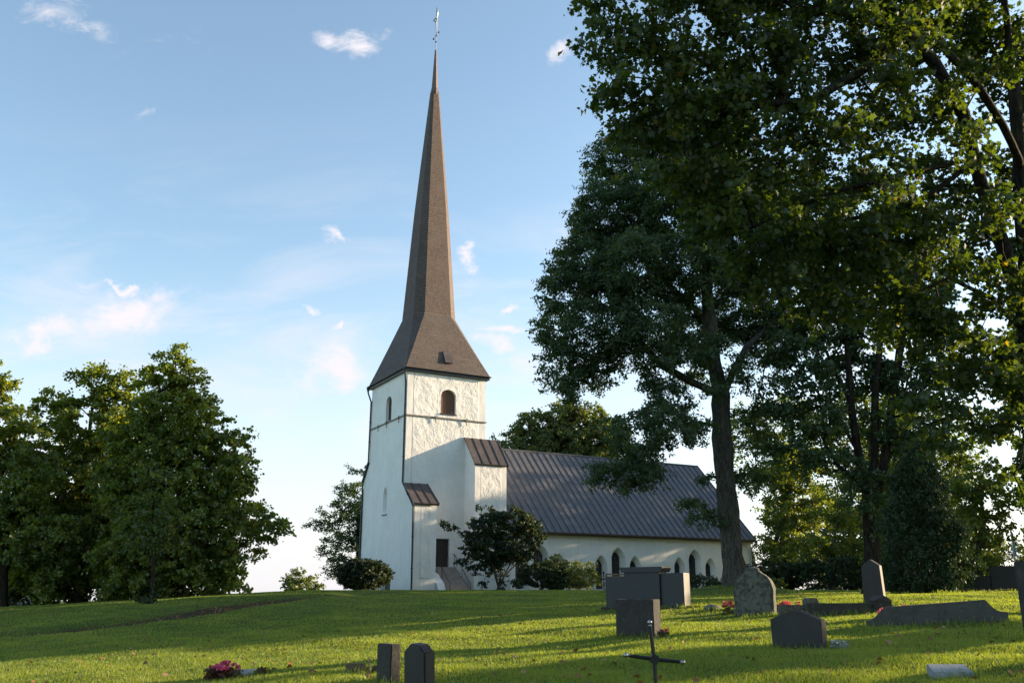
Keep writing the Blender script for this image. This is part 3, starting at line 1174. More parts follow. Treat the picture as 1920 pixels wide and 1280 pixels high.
for (cx, w_, zb, zs, za) in NICHES:
    w2 = w_ * .62
    z_b, z_s, z_a = zb + .12, zs - .02, za - .34
    mb = MB()
    mb.prism(gothic(cx, w2 - .01, z_b + .01, z_s, z_a - .01), NY0 + .50, NY0 + .54, 'y')
    pane = mb.build('lancet_window', M['glass'], church)
    lb = MB()
    yb = NY0 + .485
    # lattice: mullion, saddle bars and two small inner arches
    lb.box(cx - .018, cx + .018, yb - .02, yb + .01, z_b, z_a - .06)
    z = z_b + .32
    while z < z_a - .25:
        ww = w2 if z < z_s else w2 * math.sqrt(max(0, 1 - ((z - z_s) / (z_a - z_s)) ** 1.3))
        lb.box(cx - ww, cx + ww, yb - .042, yb - .022, z - .013, z + .013)
        z += .40
    for s_ in (-1, 1):
        pts = []
        for i in range(9):
            t = i / 8
            pts.append((cx + s_ * (w2 * .92 - w2 * .92 * math.sin(t * PI / 2) ** 1.5), yb - .01, z_s - .05 + (z_a - z_s - .08) * t ** .8))
        lb.tube(pts, .014, 5)
    # edge frame
    pts = [(p[0], yb, p[1]) for p in gothic(cx, w2 - .03, z_b + .03, z_s, z_a - .04)]
    lb.tube(pts + [pts[0]], .022, 5)
    lb.build('window_bars', M['lead'], pane)

# nave roof: south and north slopes with standing seams
RY, RZ = 3.75, zz(11.68)
EYs, EZ = -3.17, zz(4.60)
EYn = 10.67
RX0, RX1 = TW + .01, 31.05
rb = MB()
d = Vector((0, EYs - RY, EZ - RZ))
L_ = d.length
d.normalize()
n = Vector((0, d.z, -d.y))
if n.z < 0:
    n = -n
th = .07
for sgn, ey in ((1, EYs), (-1, EYn)):
    dd = Vector((0, ey - RY, EZ - RZ)).normalized()
    nn = Vector((0, dd.z, -dd.y))
    if nn.z < 0: nn = -nn
    A_, B_ = Vector((0, RY, RZ)), Vector((0, ey, EZ))
    vs = []
    for x in (RX0, RX1):
        X = Vector((x, 0, 0))
        vs += [X + A_ - Vector((0, 0, th)), X + B_ - nn * th, X + B_, X + A_]
    rb.add(vs, [(0, 1, 2, 3), (7, 6, 5, 4), (0, 4, 5, 1), (1, 5, 6, 2), (2, 6, 7, 3), (3, 7, 4, 0)])
    k = int((RX1 - RX0) / .62)
    for i in range(k + 1):
        x = RX0 + .03 + (RX1 - RX0 - .06) * i / k + random.uniform(-.02, .02)
        q = []
        for xx in (x - .017, x + .017):
            X = Vector((xx, 0, 0))
            q += [X + A_ + nn * .003 + dd * .12, X + B_ + nn * .003, X + B_ + nn * .062, X + A_ + nn * .062 + dd * .12]
        rb.add(q, [(0, 1, 2, 3), (7, 6, 5, 4), (0, 4, 5, 1), (1, 5, 6, 2), (2, 6, 7, 3), (3, 7, 4, 0)])
        # cross welts, staggered
        if i < k:
            for t in np.arange(1.0 + (i % 2) * .9, L_ - .3, 1.8):
                X = Vector((x + .02, 0, 0))
                X2 = Vector((x + (RX1 - RX0 - .06) / k - .02, 0, 0))
                q = []
                for XX_ in (X, X2):
                    q += [XX_ + A_ + dd * t + nn * .002, XX_ + A_ + dd * (t + .04) + nn * .002, XX_ + A_ + dd * (t + .04) + nn * .010, XX_ + A_ + dd * t + nn * .014]
                rb.add(q, [(0, 1, 2, 3), (7, 6, 5, 4), (0, 4, 5, 1), (1, 5, 6, 2), (2, 6, 7, 3), (3, 7, 4, 0)])
rb.tube([(RX0, RY, RZ + .02), (RX1, RY, RZ + .02)], .08, 8)
nroof = rb.build('nave_roof', M['sheet'], church)
gutter('nave_gutter', (7.6, EYs - .07, EZ - .03), (RX1 + .02, EYs - .07, EZ - .03), .085, M['copper'], church)
fs_ = MB()
fs_.box(7.6, RX1 - .02, EYs + .02, EYs + .05, EZ - .20, EZ - .085)
fs_.box(7.6, RX1 - .05, EYs + .05, NY0 - .002, EZ - .20, EZ - .17)
fs_.build('eaves_board', M['sheet_brown'], church)
pipe('downpipe', [(RX1 - .1, EYs - .07, EZ - .2), (RX1 - .1, EYs, EZ - .35), (NX1 - .05, NY0 - .10, EZ - .75), (NX1 - .05, NY0 - .10, -.5)], .055, M['copper'])

# lean-to vestry seen past the far corner of the tower
sc = MB()
sc.prism([(TD + .01, -1.2), (10.3, -1.2), (10.3, zz(3.95)), (TD + .01, zz(6.75))], 1.9, 6.0, 'x')
sc.build('vestry', M['plaster'], church)
sr = MB()
sr.prism([(TD + .02, zz(6.79)), (10.55, zz(3.75)), (10.55, zz(3.85)), (TD + .02, zz(6.9))], 1.75, 6.1, 'x')
sr.build('vestry_roof', M['sheet'], church)

# ------------------------------------------------------------------ trees
def leaf_shape(kind):
    if kind == 'maple':
        pts = [(0, -.5), (.22, -.30), (.50, -.34), (.36, -.08), (.58, .16), (.28, .16), (.20, .34), (0, .62),
               (-.20, .34), (-.28, .16), (-.58, .16), (-.36, -.08), (-.50, -.34), (-.22, -.30)]
    elif kind == 'round':
        pts = [(0, -.5), (.36, -.22), (.38, .12), (0, .52), (-.38, .12), (-.36, -.22)]
    elif kind == 'long':
        pts = [(0, -.5), (.20, -.12), (.17, .2), (0, .5), (-.17, .2), (-.20, -.12)]
    else:
        pts = [(0, -.5), (.34, 0), (0, .5), (-.34, 0)]
    return np.array([(x, y, 0.0) for x, y in pts])


def leaves(name, centers, n_per, rad, size, mat_, parent, kind='quad', seed=0, flat=.75, up=.12, out=None, droop=0.0, vary=.35):
    """many small separate leaves in clusters; centers in the parent's frame"""
    r = np.random.default_rng(seed)
    c = np.asarray(centers, float)
    nt = len(c) * n_per
    ci = np.repeat(np.arange(len(c)), n_per)
    # within a cluster leaves sit on a few twigs
    ntw = 5
    twd = r.normal(size=(len(c), ntw, 3))
    twd[..., 2] = twd[..., 2] * .55 - droop
    twd /= np.linalg.norm(twd, axis=-1, keepdims=True)
    ti = r.integers(0, ntw, nt)
    rr = np.broadcast_to(np.asarray(rad, float), (len(c),))[ci]
    s_ = r.random(nt) ** .7
    p = c[ci] + twd[ci, ti] * (s_ * rr)[:, None] + r.normal(size=(nt, 3)) * (rr * .17)[:, None] * np.array([1, 1, flat])
    p[:, 2] -= droop * rr * s_ ** 2 * .6
    nrm = r.normal(size=(nt, 3))
    nrm[:, 2] = np.abs(nrm[:, 2]) * .6 + up
    if out is not None:
        o_ = p - np.asarray(out)
        nrm += .12 * o_ / (np.linalg.norm(o_, axis=1, keepdims=True) + 1e-6)
    nrm /= np.linalg.norm(nrm, axis=1, keepdims=True)
    t = r.normal(size=(nt, 3))
    t[:, 2] -= .5
    t -= (t * nrm).sum(1, keepdims=True) * nrm
    t /= np.linalg.norm(t, axis=1, keepdims=True)
    b = np.cross(nrm, t)
    sh = leaf_shape(kind)
    k = len(sh)
    sz = size * (1 + vary * (r.random(nt) * 2 - 1))
    V = p[:, None, :] + (b[:, None, :] * sh[None, :, :1] + t[:, None, :] * sh[None, :, 1:2]) * sz[:, None, None]
    # fold along the midrib
    V += nrm[:, None, :] * (np.abs(sh[None, :, :1]) * .35 * sz[:, None, None])
    V = V.reshape(-1, 3)
    return mesh_np(name, V, np.arange(nt * k), np.arange(nt) * k, np.full(nt, k), mat_, parent)


def grow(skel, targets, seg=.55, seed=0, sag=.04, wob=.10, kturn=.7):
    """skel: list of polylines, first starts at the base; targets: points every branch tip reaches.
    returns positions, parents, weight"""
    r = np.random.default_rng(seed)
    pos = []
    par = []
    for li, pl in enumerate(skel):
        pl = [np.array(q, float) for q in pl]
        if li == 0:
            pos.append(pl[0]); par.append(-1)
            last = 0
        else:
            dd = [np.linalg.norm(pl[0] - q) for q in pos]
            last = int(np.argmin(dd))
        for a, b in zip(pl, pl[1:]):
            L = np.linalg.norm(b - a)
            k = max(1, int(L / seg))
            for i in range(1, k + 1):
                q = a + (b - a) * i / k
                pos.append(q + r.normal(size=3) * .02 * L / k)
                par.append(last)
                last = len(pos) - 1
    nsk = len(pos)
    targets = np.asarray(targets, float)
    cap = nsk + len(targets) * 40
    P_ = np.zeros((cap, 3)); D_ = np.zeros((cap, 3)); Q = np.zeros(cap, int) - 1
    P_[:nsk] = pos; Q[:nsk] = par
    for i in range(1, nsk):
        v = P_[i] - P_[Q[i]]
        D_[i] = v / (np.linalg.norm(v) + 1e-9)
    D_[0] = D_[1]
    cnt = nsk
    base = P_[0]
    ok0 = 2
    SP = np.array(pos)
    d0 = np.min(np.linalg.norm(targets[:, None, :] - SP[None, :, :], axis=2), axis=1)
    order = np.argsort(d0)
    tips = []
    for ti in order:
        t = targets[ti]
        v = t - P_[:cnt]
        L = np.linalg.norm(v, axis=1)
        cs = (v * D_[:cnt]).sum(1) / (L + 1e-9)
        cost = L * (1 + kturn * (1 - cs)) + np.where(np.arange(cnt) < ok0, 50, 0)
        j = int(np.argmin(cost))
        Lj = L[j]
        k = max(1, int(Lj / seg))
        a = P_[j].copy()
        d1 = D_[j] * Lj * .35
        last = j
        w_ = r.normal(size=3) * wob * Lj
        for i in range(1, k + 1):
            s_ = i / k
            q = a + (t - a) * s_ + d1 * s_ * (1 - s_) + w_ * math.sin(PI * s_) * .5
            q[2] -= sag * Lj * math.sin(PI * s_)
            P_[cnt] = q; Q[cnt] = last
            vv = q - P_[last]
            D_[cnt] = vv / (np.linalg.norm(vv) + 1e-9)
            last = cnt
            cnt += 1
        tips.append(last)
    return P_[:cnt], Q[:cnt], np.array(tips), nsk


def branch_mesh(name, P_, Q, tips, r_base, parent, mat_, r_tip=.012, expo=.5, flare=0.35, nmax=12, tight=None):
    n = len(P_)
    wgt = np.zeros(n)
    wgt[tips] = 1
    for i in range(n - 1, 0, -1):
        wgt[Q[i]] += wgt[i]
    wgt = np.maximum(wgt, .3)
    rad = r_tip + (r_base - r_tip) * ((wgt / wgt[0]) ** expo)
    z0 = P_[0][2]
    h = P_[:, 2] - z0
    dist_axis = np.linalg.norm(P_[:, :2] - P_[0][:2], axis=1)
    rad = rad * (1 + flare * np.exp(-np.maximum(h, 0) / .5) * (dist_axis < 1.2))
    ch = [[] for _ in range(n)]
    for i in range(1, n):
        ch[Q[i]].append(i)
    V = []
    F_ = []
    r = np.random.default_rng(5)
    # chains
    stack = [(0, None)]
    while stack:
        start, frm = stack.pop()
        chain = [] if frm is None else [frm]
        cur = start
        while True:
            chain.append(cur)
            if not ch[cur]:
                break
            m_ = max(ch[cur], key=lambda k: wgt[k])
            for o_ in ch[cur]:
                if o_ != m_:
                    stack.append((o_, cur))
            cur = m_
        if len(chain) < 2:
            continue
        r0 = rad[chain[1]] if frm is not None else rad[chain[0]]
        ns = 4 if r0 < .03 else (6 if r0 < .1 else (8 if r0 < .25 else nmax))
        prev = None
        a = None
        ph = r.random(3) * 6
        for ii, c in enumerate(chain):
            p = P_[c]
            d = P_[chain[min(ii + 1, len(chain) - 1)]] - P_[chain[max(ii - 1, 0)]]
            d = d / (np.linalg.norm(d) + 1e-9)
            if a is None:
                a = np.cross(d, [0.3, .9, .2])
            a = a - d * (a @ d)
            a /= (np.linalg.norm(a) + 1e-9)
            b = np.cross(d, a)
            rr = r0 if (ii == 0 and frm is not None) else rad[c]
            base = len(V)
            for k in range(ns):
                t = 2 * PI * k / ns
                m = rr
                if rr > .18:
                    m = rr * (1 + .06 * math.sin(3 * t + ph[0] + ii * .3) + .05 * math.sin(5 * t + ph[1]) +
                              (.22 * math.sin(4 * t + ph[2]) * math.exp(-max(p[2] - z0, 0) / .45)) +
                              (.07 * math.sin(2.3 * p[2] + 2 * t) + .05 * math.sin(4.9 * p[2] - 3 * t + 1) if rr > .3 else 0))
                V.append(p + (a * math.cos(t) + b * math.sin(t)) * m)
            if prev is not None:
                for k in range(ns):
                    F_.append((prev + k, prev + (k + 1) % ns, base + (k + 1) % ns, base + k))
            prev = base
        F_.append(tuple(prev + k for k in range(ns)))
    V = np.array(V)
    tot = np.array([len(f) for f in F_])
    loops = np.concatenate([np.array(f) for f in F_])
    st = np.concatenate([[0], np.cumsum(tot)[:-1]])
    return mesh_np(name, V, loops, st, tot, mat_, parent, smooth=True)


def blob_points(blobs, seed, spacing=.8, shell=.55):
    """blobs: (x,y,z,rx,ry,rz[,density]); points mostly in the outer part of each, poisson-ish"""
    r = np.random.default_rng(seed)
    out = []
    for bl in blobs:
        x, y, z, rx, ry, rz = bl[:6]
        dn = bl[6] if len(bl) > 6 else 1.0
        vol = 4 / 3 * PI * rx * ry * rz
        k = max(3, int(vol / spacing ** 3 * 1.1 * dn))
        v = r.normal(size=(k, 3))
        v /= np.linalg.norm(v, axis=1, keepdims=True)
        rad = (shell + (1 - shell) * r.random(k)) ** .8
        out.append(np.array([x, y, z]) + v * rad[:, None] * np.array([rx, ry, rz]))
    pts = np.concatenate(out)
    r.shuffle(pts)
    keep = []
    K = np.zeros((len(pts), 3))
    n = 0
    for p in pts:
        if n == 0 or np.min(((K[:n] - p) ** 2).sum(1)) > (spacing * .62) ** 2:
            K[n] = p
            n += 1
    return K[:n]


def make_tree(name, loc, skel, blobs, leaf_mat, bark, label, cat='tree', group=None, seed=0, spacing=.8, n_per=60,
              rad=.6, size=.13, kind='quad', r_base=.35, droop=.1, seg=.5, up=.15, expo=.56, flare=.35, tex=None, r_tip=.009, crown_name='crown', sag=.04, shell=.55, trunk_name='trunk'):
    """everything given in world coordinates; stored relative to the tree's base"""
    root = empty(name, loc, 0, label, cat, group)
    L = np.array(loc)
    sk = [[np.array(q, float) - L for q in pl] for pl in skel]
    bl = [(b[0] - L[0], b[1] - L[1], b[2] - L[2]) + tuple(b[3:]) for b in blobs]
    T = blob_points(bl, seed, spacing, shell)
    T = T[T[:, 2] > .25]
    P_, Q, tips, nsk = grow(sk, T, seg=seg, seed=seed, sag=sag)
    branch_mesh(trunk_name, P_, Q, tips, r_base, root, bark, expo=expo, flare=flare, r_tip=r_tip)
    cen = T.mean(0)
    # clusters at tips and along the finer twigs
    leaves(crown_name, P_[tips], n_per, rad, size, leaf_mat, root, kind, seed + 1, droop=droop, up=up, out=cen)
    return root


def PB(px, py, rpx, Y, ry=None, rpy=None, dn=1.0):
    """foliage blob seen at a pixel, at depth Y; radius in pixels of the photograph"""
    p = at(px, py, Y)
    sc_ = Y / 1754.0 * (1 + .15 * max(0, (640 - py) / 640))
    rx = rpx * sc_
    rz = (rpy or rpx * .85) * sc_
    return (p.x, p.y, p.z, rx, ry or rx, rz, dn)


# --- the big ash before the nave
ash_b = Vector((9.62, 40.2, 0)); ash_b.z = Gs(9.62, 40.2) - .15
Y = 40.2
A1 = [tuple(ash_b), tuple(at(1372, 1040, Y)), tuple(at(1370, 1000, Y)), tuple(at(1366, 960, Y)), tuple(at(1358, 880, Y)), tuple(at(1352, 800, Y)), tuple(at(1350, 740, Y))]
ash_sk = [A1,
          [at(1350, 740, Y), at(1338, 680, Y), at(1330, 600, 40.0), at(1322, 500, 39.8), at(1300, 380, 40), at(1290, 270, 40)],
          [at(1352, 760, Y), at(1372, 700, Y), at(1400, 650, 40.5), at(1445, 610, 41), at(1480, 540, 42)],
          [at(1350, 740, Y), at(1295, 715, 39.5), at(1240, 685, 39), at(1200, 640, 38.6), at(1150, 560, 38.5)],
          [at(1330, 600, 40.), at(1280, 560, 40), at(1220, 500, 40), at(1160, 440, 41)],
          [at(1322, 500, 39.8), at(1370, 420, 41), at(1400, 330, 42)],
          [at(1352, 800, Y), at(1300, 790, 38.5), at(1240, 810, 37.5), at(1200, 850, 37)]]
ash_sk = [[tuple(q) for q in pl] for pl in ash_sk]
rs = random.Random(3)
bl = [PB(1158, 300, 62, 41), PB(1230, 250, 70, 41), PB(1320, 240, 90, 41), PB(1140, 400, 78, 40), PB(1240, 380, 95, 39), PB(1350, 360, 100, 40),
      PB(1110, 490, 72, 40), PB(1065, 540, 66, 39.5), PB(1045, 610, 52, 40), PB(1190, 500, 90, 38), PB(1290, 500, 90, 38.5), PB(1400, 480, 90, 41),
      PB(1070, 680, 58, 39.5), PB(1135, 610, 72, 38.5), PB(1215, 610, 72, 37.6), PB(1110, 690, 48, 40), PB(1060, 735, 36, 39),
      PB(1185, 830, 62, 37.2), PB(1165, 890, 38, 37), PB(1210, 870, 46, 37), PB(1255, 800, 58, 37.6), PB(1240, 740, 40, 39), PB(1150, 800, 30, 37.4),
      PB(1290, 620, 60, 42.5), PB(1300, 700, 36, 42), PB(1400, 590, 70, 42), PB(1450, 640, 60, 41.5), PB(1480, 560, 80, 42), PB(1430, 700, 34, 41, dn=.6),
      PB(1320, 955, 36, 39.4, rpy=26), PB(1295, 940, 18, 39.3), PB(1395, 780, 26, 41.5), PB(1400, 900, 26, 41, rpy=34, dn=.7), PB(1345, 890, 20, 41.0, dn=.5),
      PB(1500, 470, 70, 43), PB(1460, 380, 80, 43), PB(1250, 700, 50, 38), PB(1215, 762, 40, 38), PB(1300, 775, 34, 38.5), PB(1290, 660, 44, 38), PB(1395, 690, 38, 39), PB(1420, 760, 30, 41.5),
      PB(1330, 640, 40, 38.6), PB(1425, 830, 30, 42, dn=.8), PB(1180, 650, 44, 38), PB(1330, 730, 26, 38.4, dn=.7), PB(1440, 880, 30, 42, dn=.6), PB(1130, 880, 22, 37)]
make_tree('ash_tree', tuple(ash_b), ash_sk, bl, M['ash_leaf'], M['bark'],
          'tall broad tree with a thick grey trunk standing on a small mound before the nave', 'tree', None,
          seed=21, spacing=.62, n_per=210, rad=.66, size=.15, kind='long', r_base=.44, expo=.60, droop=.25, flare=.45, seg=.45)

# --- the foreground maple at the right edge
mb_ = Vector((10.55, 18.0, 0)); mb_.z = Gs(10.55, 18.0) - .15
maple_sk = [[mb_, at(1990, 1000, 18.2), at(1965, 800, 18.2), at(1935, 640, 18.1), at(1920, 420, 18.0), at(1905, 200, 17.9), at(1890, 60, 17.8), at(1870, -120, 17.6), at(1850, -300, 17.4)],
            [at(1930, 620, 18.1), at(1880, 460, 17.6), at(1835, 330, 17.0), at(1805, 215, 16.6), at(1750, 115, 16.3), at(1690, 58, 16.), at(1560, 20, 15.6), at(1430, 0, 15.3)],
            [at(1925, 330, 18), at(1880, 235, 17.2), at(1825, 150, 16.8), at(1760, 80, 16.6), at(1720, 20, 16.4), at(1700, -80, 16.5)],
            [at(1880, 460, 17.6), at(1820, 300, 16.9), at(1700, 325, 16.2), at(1570, 358, 15.8), at(1470, 398, 15.6), at(1380, 440, 15.5)],
            [at(1820, 310, 16.9), at(1720, 380, 16.8), at(1600, 410, 16.6), at(1500, 430, 16.4), at(1400, 500, 16.4)],
            [at(1700, 60, 16.0), at(1620, 130, 15.6), at(1520, 190, 15.4), at(1400, 200, 15.2), at(1260, 170, 15.)],
            [at(1935, 640, 18.1), at(1860, 560, 17.8), at(1780, 520, 17.6), at(1700, 560, 17.5), at(1640, 620, 17.4)],
            [at(1900, 150, 17.9), at(1990, 0, 18.6), at(2100, -150, 19)],
            [at(1935, 640, 18.1), at(2050, 500, 18.8), at(2200, 380, 19.5)]]
maple_sk = [[tuple(q) for q in pl] for pl in maple_sk]
bl = [PB(1105, 100, 34, 14.6), PB(1120, 175, 50, 14.7), PB(1150, 60, 60, 15), PB(1130, -30, 60, 15), PB(1200, 130, 75, 14.8), PB(1180, 215, 60, 15.0),
      PB(1290, 60, 100, 15.2), PB(1310, 180, 95, 15.0), PB(1270, 290, 70, 15.2), PB(1390, 300, 90, 15.3), PB(1420, 120, 100, 15.6), PB(1340, 400, 70, 15.6),
      PB(1540, 240, 85, 15.4), PB(1560, 60, 100, 16), PB(1500, 380, 90, 15.8), PB(1440, 480, 70, 16.2), PB(1600, 460, 90, 16.6), PB(1540, 560, 60, 16.8),
      PB(1680, 180, 60, 15.8, dn=.7), PB(1700, 440, 80, 17.0), PB(1650, 330, 60, 16, dn=.7), PB(1680, 580, 70, 17.4), PB(1720, -20, 100, 16.8), PB(1780, 640, 80, 17.4), PB(1740, 730, 50, 17.2),
      PB(1800, 400, 60, 18.6), PB(1860, 120, 70, 18.8, dn=.7), PB(1880, 540, 70, 17.2), PB(1860, 700, 70, 17.4), PB(1900, 800, 50, 17.3), PB(1820, 790, 45, 17.3), PB(1770, 830, 30, 17.1, dn=.8),
      PB(1905, 900, 24, 17.0), PB(1960, 700, 80, 18), PB(1985, 400, 90, 18.5), PB(2000, 150, 100, 19), PB(1925, 975, 14, 16.8), PB(1830, 240, 40, 19.0, dn=.6), PB(1440, -60, 110, 16),
      PB(1700, 70, 45, 15.4), PB(1650, 130, 45, 15.3), PB(1720, 20, 45, 15.8), PB(1790, 150, 50, 15.6), PB(1850, 240, 55, 15.8), PB(1900, 120, 50, 16), PB(1880, 380, 50, 16), PB(1800, 470, 45, 16), PB(1740, 210, 60, 17.4), PB(1770, 320, 60, 17.6), PB(1850, 60, 60, 18.4), PB(1900, 300, 60, 18.8), PB(1850, 470, 60, 18.6), PB(1690, 110, 60, 17.6), PB(1640, 240, 60, 16.6), PB(1800, 20, 60, 17.8), PB(1910, 620, 40, 18), PB(1250, -80, 100, 15.6), PB(1600, -90, 110, 17), PB(1850, -120, 120, 18), PB(2050, -100, 130, 19), PB(1400, 380, 50, 14.8)]
make_tree('maple_tree', tuple(mb_), maple_sk, bl, M['maple_leaf'], M['bark_dark'],
          'near maple whose dark drooping branches hang in from the right edge', 'tree', None,
          seed=33, spacing=.44, n_per=98, rad=.50, size=.105, kind='maple', r_base=.27, expo=.60, droop=.30, seg=.35, r_tip=.006, sag=.02, up=.3)

# --- the many-stemmed linden behind the obelisk
lb_ = Vector((15.2, 39.5, 0)); lb_.z = Gs(15.2, 39.5) - .1
Y = 39.5
sk = [[lb_, at(1634, 1000, Y), at(1628, 930, Y), at(1610, 850, Y), at(1596, 760, Y), at(1588, 640, Y), at(1570, 500, Y), at(1560, 380, Y)],
      [at(1630, 940, Y), at(1640, 860, Y), at(1640, 760, Y), at(1650, 640, Y), at(1660, 500, Y), at(1660, 380, Y)],
      [at(1634, 980, Y), at(1658, 860, Y), at(1672, 760, Y), at(1692, 620, Y), at(1720, 500, Y)],
      [at(1610, 850, Y), at(1570, 780, Y), at(1520, 720, Y), at(1480, 690, Y)],
      [at(1596, 760, Y), at(1550, 660, Y), at(1510, 600, Y)]]
sk = [[tuple(q) for q in pl] for pl in sk]
bl = [PB(1500, 660, 56, 39), PB(1470, 740, 52, 39), PB(1450, 810, 44, 38.8, dn=.8), PB(1530, 780, 52, 38.5), PB(1500, 850, 44, 38.5, dn=.8), PB(1560, 600, 70, 40), PB(1600, 700, 70, 41),
      PB(1580, 860, 40, 38.5, dn=.7), PB(1640, 900, 42, 38.6), PB(1650, 960, 30, 38.8), PB(1610, 940, 32, 38.9), PB(1680, 800, 60, 39.5), PB(1700, 700, 70, 40), PB(1640, 560, 80, 40), PB(1720, 580, 70, 41),
      PB(1560, 480, 80, 41), PB(1680, 460, 80, 41), PB(1620, 380, 90, 41), PB(1760, 500, 70, 42), PB(1780, 680, 60, 42, dn=.8), PB(1770, 780, 50, 42, dn=.6), PB(1540, 700, 40, 37.6)]
make_tree('linden_tree', tuple(lb_), sk, bl, M['ash_leaf'], M['bark_dark'], 'dark many stemmed tree rising behind the pointed black gravestone', 'tree', None,
          seed=41, spacing=.74, n_per=150, rad=.66, size=.135, kind='round', r_base=.34, expo=.55, droop=.35, seg=.5)


# --- generic free standing crowns --------------------------------------------------
def round_tree(name, px, ybase_Y, blobs, leafm, label, seed, X=None, group=None, **kw):
    Yd = ybase_Y
    x = X if X is not None else (px - 960) / 1754.0 * Yd
    z = Gs(x, Yd) - .15
    top = max(b[2] for b in blobs)
    tb = max(blobs, key=lambda b: b[2])
    cx, cy = tb[0], tb[1]
    mx = float(np.mean([b[0] for b in blobs]))
    sk = [[(x, Yd, z), (x + (cx - x) * .1, Yd, z + (top - z) * .3), ((mx + cx) / 2, (cy + Yd) / 2, z + (top - z) * .6), (cx, cy, z + (top - z) * .96)]]
    bark = kw.pop('bark', M['bark_dark'])
    return make_tree(name, (x, Yd, z), sk, blobs, leafm, bark, label, 'tree', group, seed=seed, **kw)


# conical linden of the left group
Yl = 47
bl = [PB(330, 660, 24, Yl), PB(315, 710, 44, Yl), PB(350, 700, 34, Yl), PB(300, 770, 62, Yl), PB(370, 770, 48, Yl), PB(280, 840, 78, Yl), PB(350, 830, 70, Yl), PB(415, 835, 44, Yl),
      PB(260, 920, 80, Yl), PB(340, 910, 80, Yl), PB(420, 900, 62, Yl), PB(455, 960, 42, Yl), PB(500, 978, 24, Yl - 1, rpy=14), PB(525, 985, 14, Yl - 1, rpy=8), PB(300, 1000, 90, Yl), PB(390, 990, 80, Yl),
      PB(470, 1010, 34, Yl), PB(430, 1050, 36, Yl), PB(350, 1060, 70, Yl), PB(260, 1060, 80, Yl), PB(446, 1088, 10, Yl), PB(395, 740, 14, Yl), PB(405, 1070, 44, Yl + 1), PB(320, 1085, 60, Yl + 1), PB(240, 980, 70, Yl + 2), PB(440, 880, 40, Yl), PB(395, 790, 36, Yl), PB(345, 740, 36, Yl)]
round_tree('linden_tree', 330, Yl, bl, M['sun_brightened_leaf'], 'tall cone shaped green tree with a sunlit top, left of the church', 52, spacing=.72, n_per=185, rad=.66, size=.15,
           kind='round', r_base=.34, group='trees left of the church')
Yl = 51
bl = [PB(90, 775, 30, Yl), PB(255, 780, 40, Yl), PB(180, 715, 44, Yl), PB(230, 725, 40, Yl), PB(110, 760, 34, Yl), PB(160, 800, 70, Yl), PB(90, 830, 52, Yl), PB(220, 820, 60, Yl), PB(120, 900, 70, Yl), PB(60, 900, 40, Yl), PB(200, 920, 80, Yl),
      PB(110, 990, 80, Yl), PB(190, 1030, 80, Yl), PB(90, 1070, 70, Yl), PB(240, 1080, 60, Yl)]
round_tree('linden_tree', 150, Yl, bl, M['sun_brightened_leaf'], 'rounded green tree between the cone shaped tree and the left edge', 53, spacing=.80, n_per=190, rad=.74, size=.16,
           kind='round', r_base=.34, group='trees left of the church')
Yl = 47
bl = [PB(8, 730, 34, Yl), PB(20, 790, 40, Yl), PB(62, 850, 44, Yl), PB(75, 920, 50, Yl), PB(60, 1010, 60, Yl), PB(48, 800, 30, Yl), PB(110, 1000, 50, Yl), PB(30, 940, 50, Yl), PB(100, 1090, 40, Yl), PB(-40, 760, 60, Yl), PB(-30, 850, 70, Yl), PB(30, 880, 36, Yl, dn=.7), PB(-20, 960, 60, Yl), PB(50, 970, 40, Yl), PB(-60, 680, 50, Yl), PB(40, 1040, 34, Yl), PB(90, 1060, 40, Yl), PB(-50, 1040, 50, Yl)]
round_tree('linden_tree', 5, Yl, bl, M['sun_brightened_leaf'], 'green tree cut off by the left edge, its outer leaves lit by the sun', 54, spacing=.74, n_per=180, rad=.66, size=.15,
           kind='round', r_base=.26, group='trees left of the church')
# young tree with a thin stem in front of them
Yy = 39
xs_ = (285 - 960) / 1754 * Yy
bl = [PB(285, 900, 34, Yy), PB(265, 960, 44, Yy), PB(305, 955, 44, Yy), PB(285, 1010, 46, Yy, rpy=26), PB(235, 1010, 26, Yy), PB(335, 1000, 26, Yy)]
z_ = Gs(xs_, Yy)
make_tree('young_tree', (xs_, Yy, z_ - .05), [[(xs_, Yy, z_ - .05), at(287, 1060, Yy)[:], at(287, 1000, Yy)[:], at(287, 930, Yy)[:]]], bl, M['linden_leaf'], M['bark_dark'],
          'young tree on a thin grey stem before the dark trees on the left', 'tree', None, seed=55, spacing=.55, n_per=85, rad=.46, size=.12, kind='round', r_base=.075, flare=.3, r_tip=.008)

# tree behind the tower on its left, trees behind the nave, treetop beyond the rise
Yb = 84
bl = [PB(668, 895, 22, Yb), PB(690, 880, 22, Yb), PB(650, 930, 30, Yb), PB(612, 975, 26, Yb), PB(650, 985, 36, Yb), PB(625, 1030, 28, Yb), PB(665, 1040, 40, Yb), PB(700, 960, 50, Yb), PB(590, 975, 12, Yb), PB(645, 1070, 30, Yb), PB(730, 1000, 60, Yb)]
round_tree('elm_tree', 672, Yb, bl, M['ash_leaf'], 'dark green tree showing past the shaded side of the tower', 56, spacing=.95, n_per=190, rad=.85, size=.2, r_base=.4, kind='long')
Yb = 104
bl = [PB(1000, 800, 40, Yb), PB(1050, 790, 44, Yb), PB(1100, 795, 44, Yb), PB(1050, 840, 70, Yb), PB(970, 830, 34, Yb), PB(1130, 830, 50, Yb), PB(940, 838, 18, Yb), PB(1100, 850, 60, Yb), PB(1000, 860, 60, Yb)]
round_tree('linden_tree', 1055, Yb, bl, M['pale_leaf'], 'rounded green crown rising behind the ridge of the nave roof', 57, spacing=1.2, n_per=190, rad=1.05, size=.24, r_base=.5, kind='round')
Yb = 125
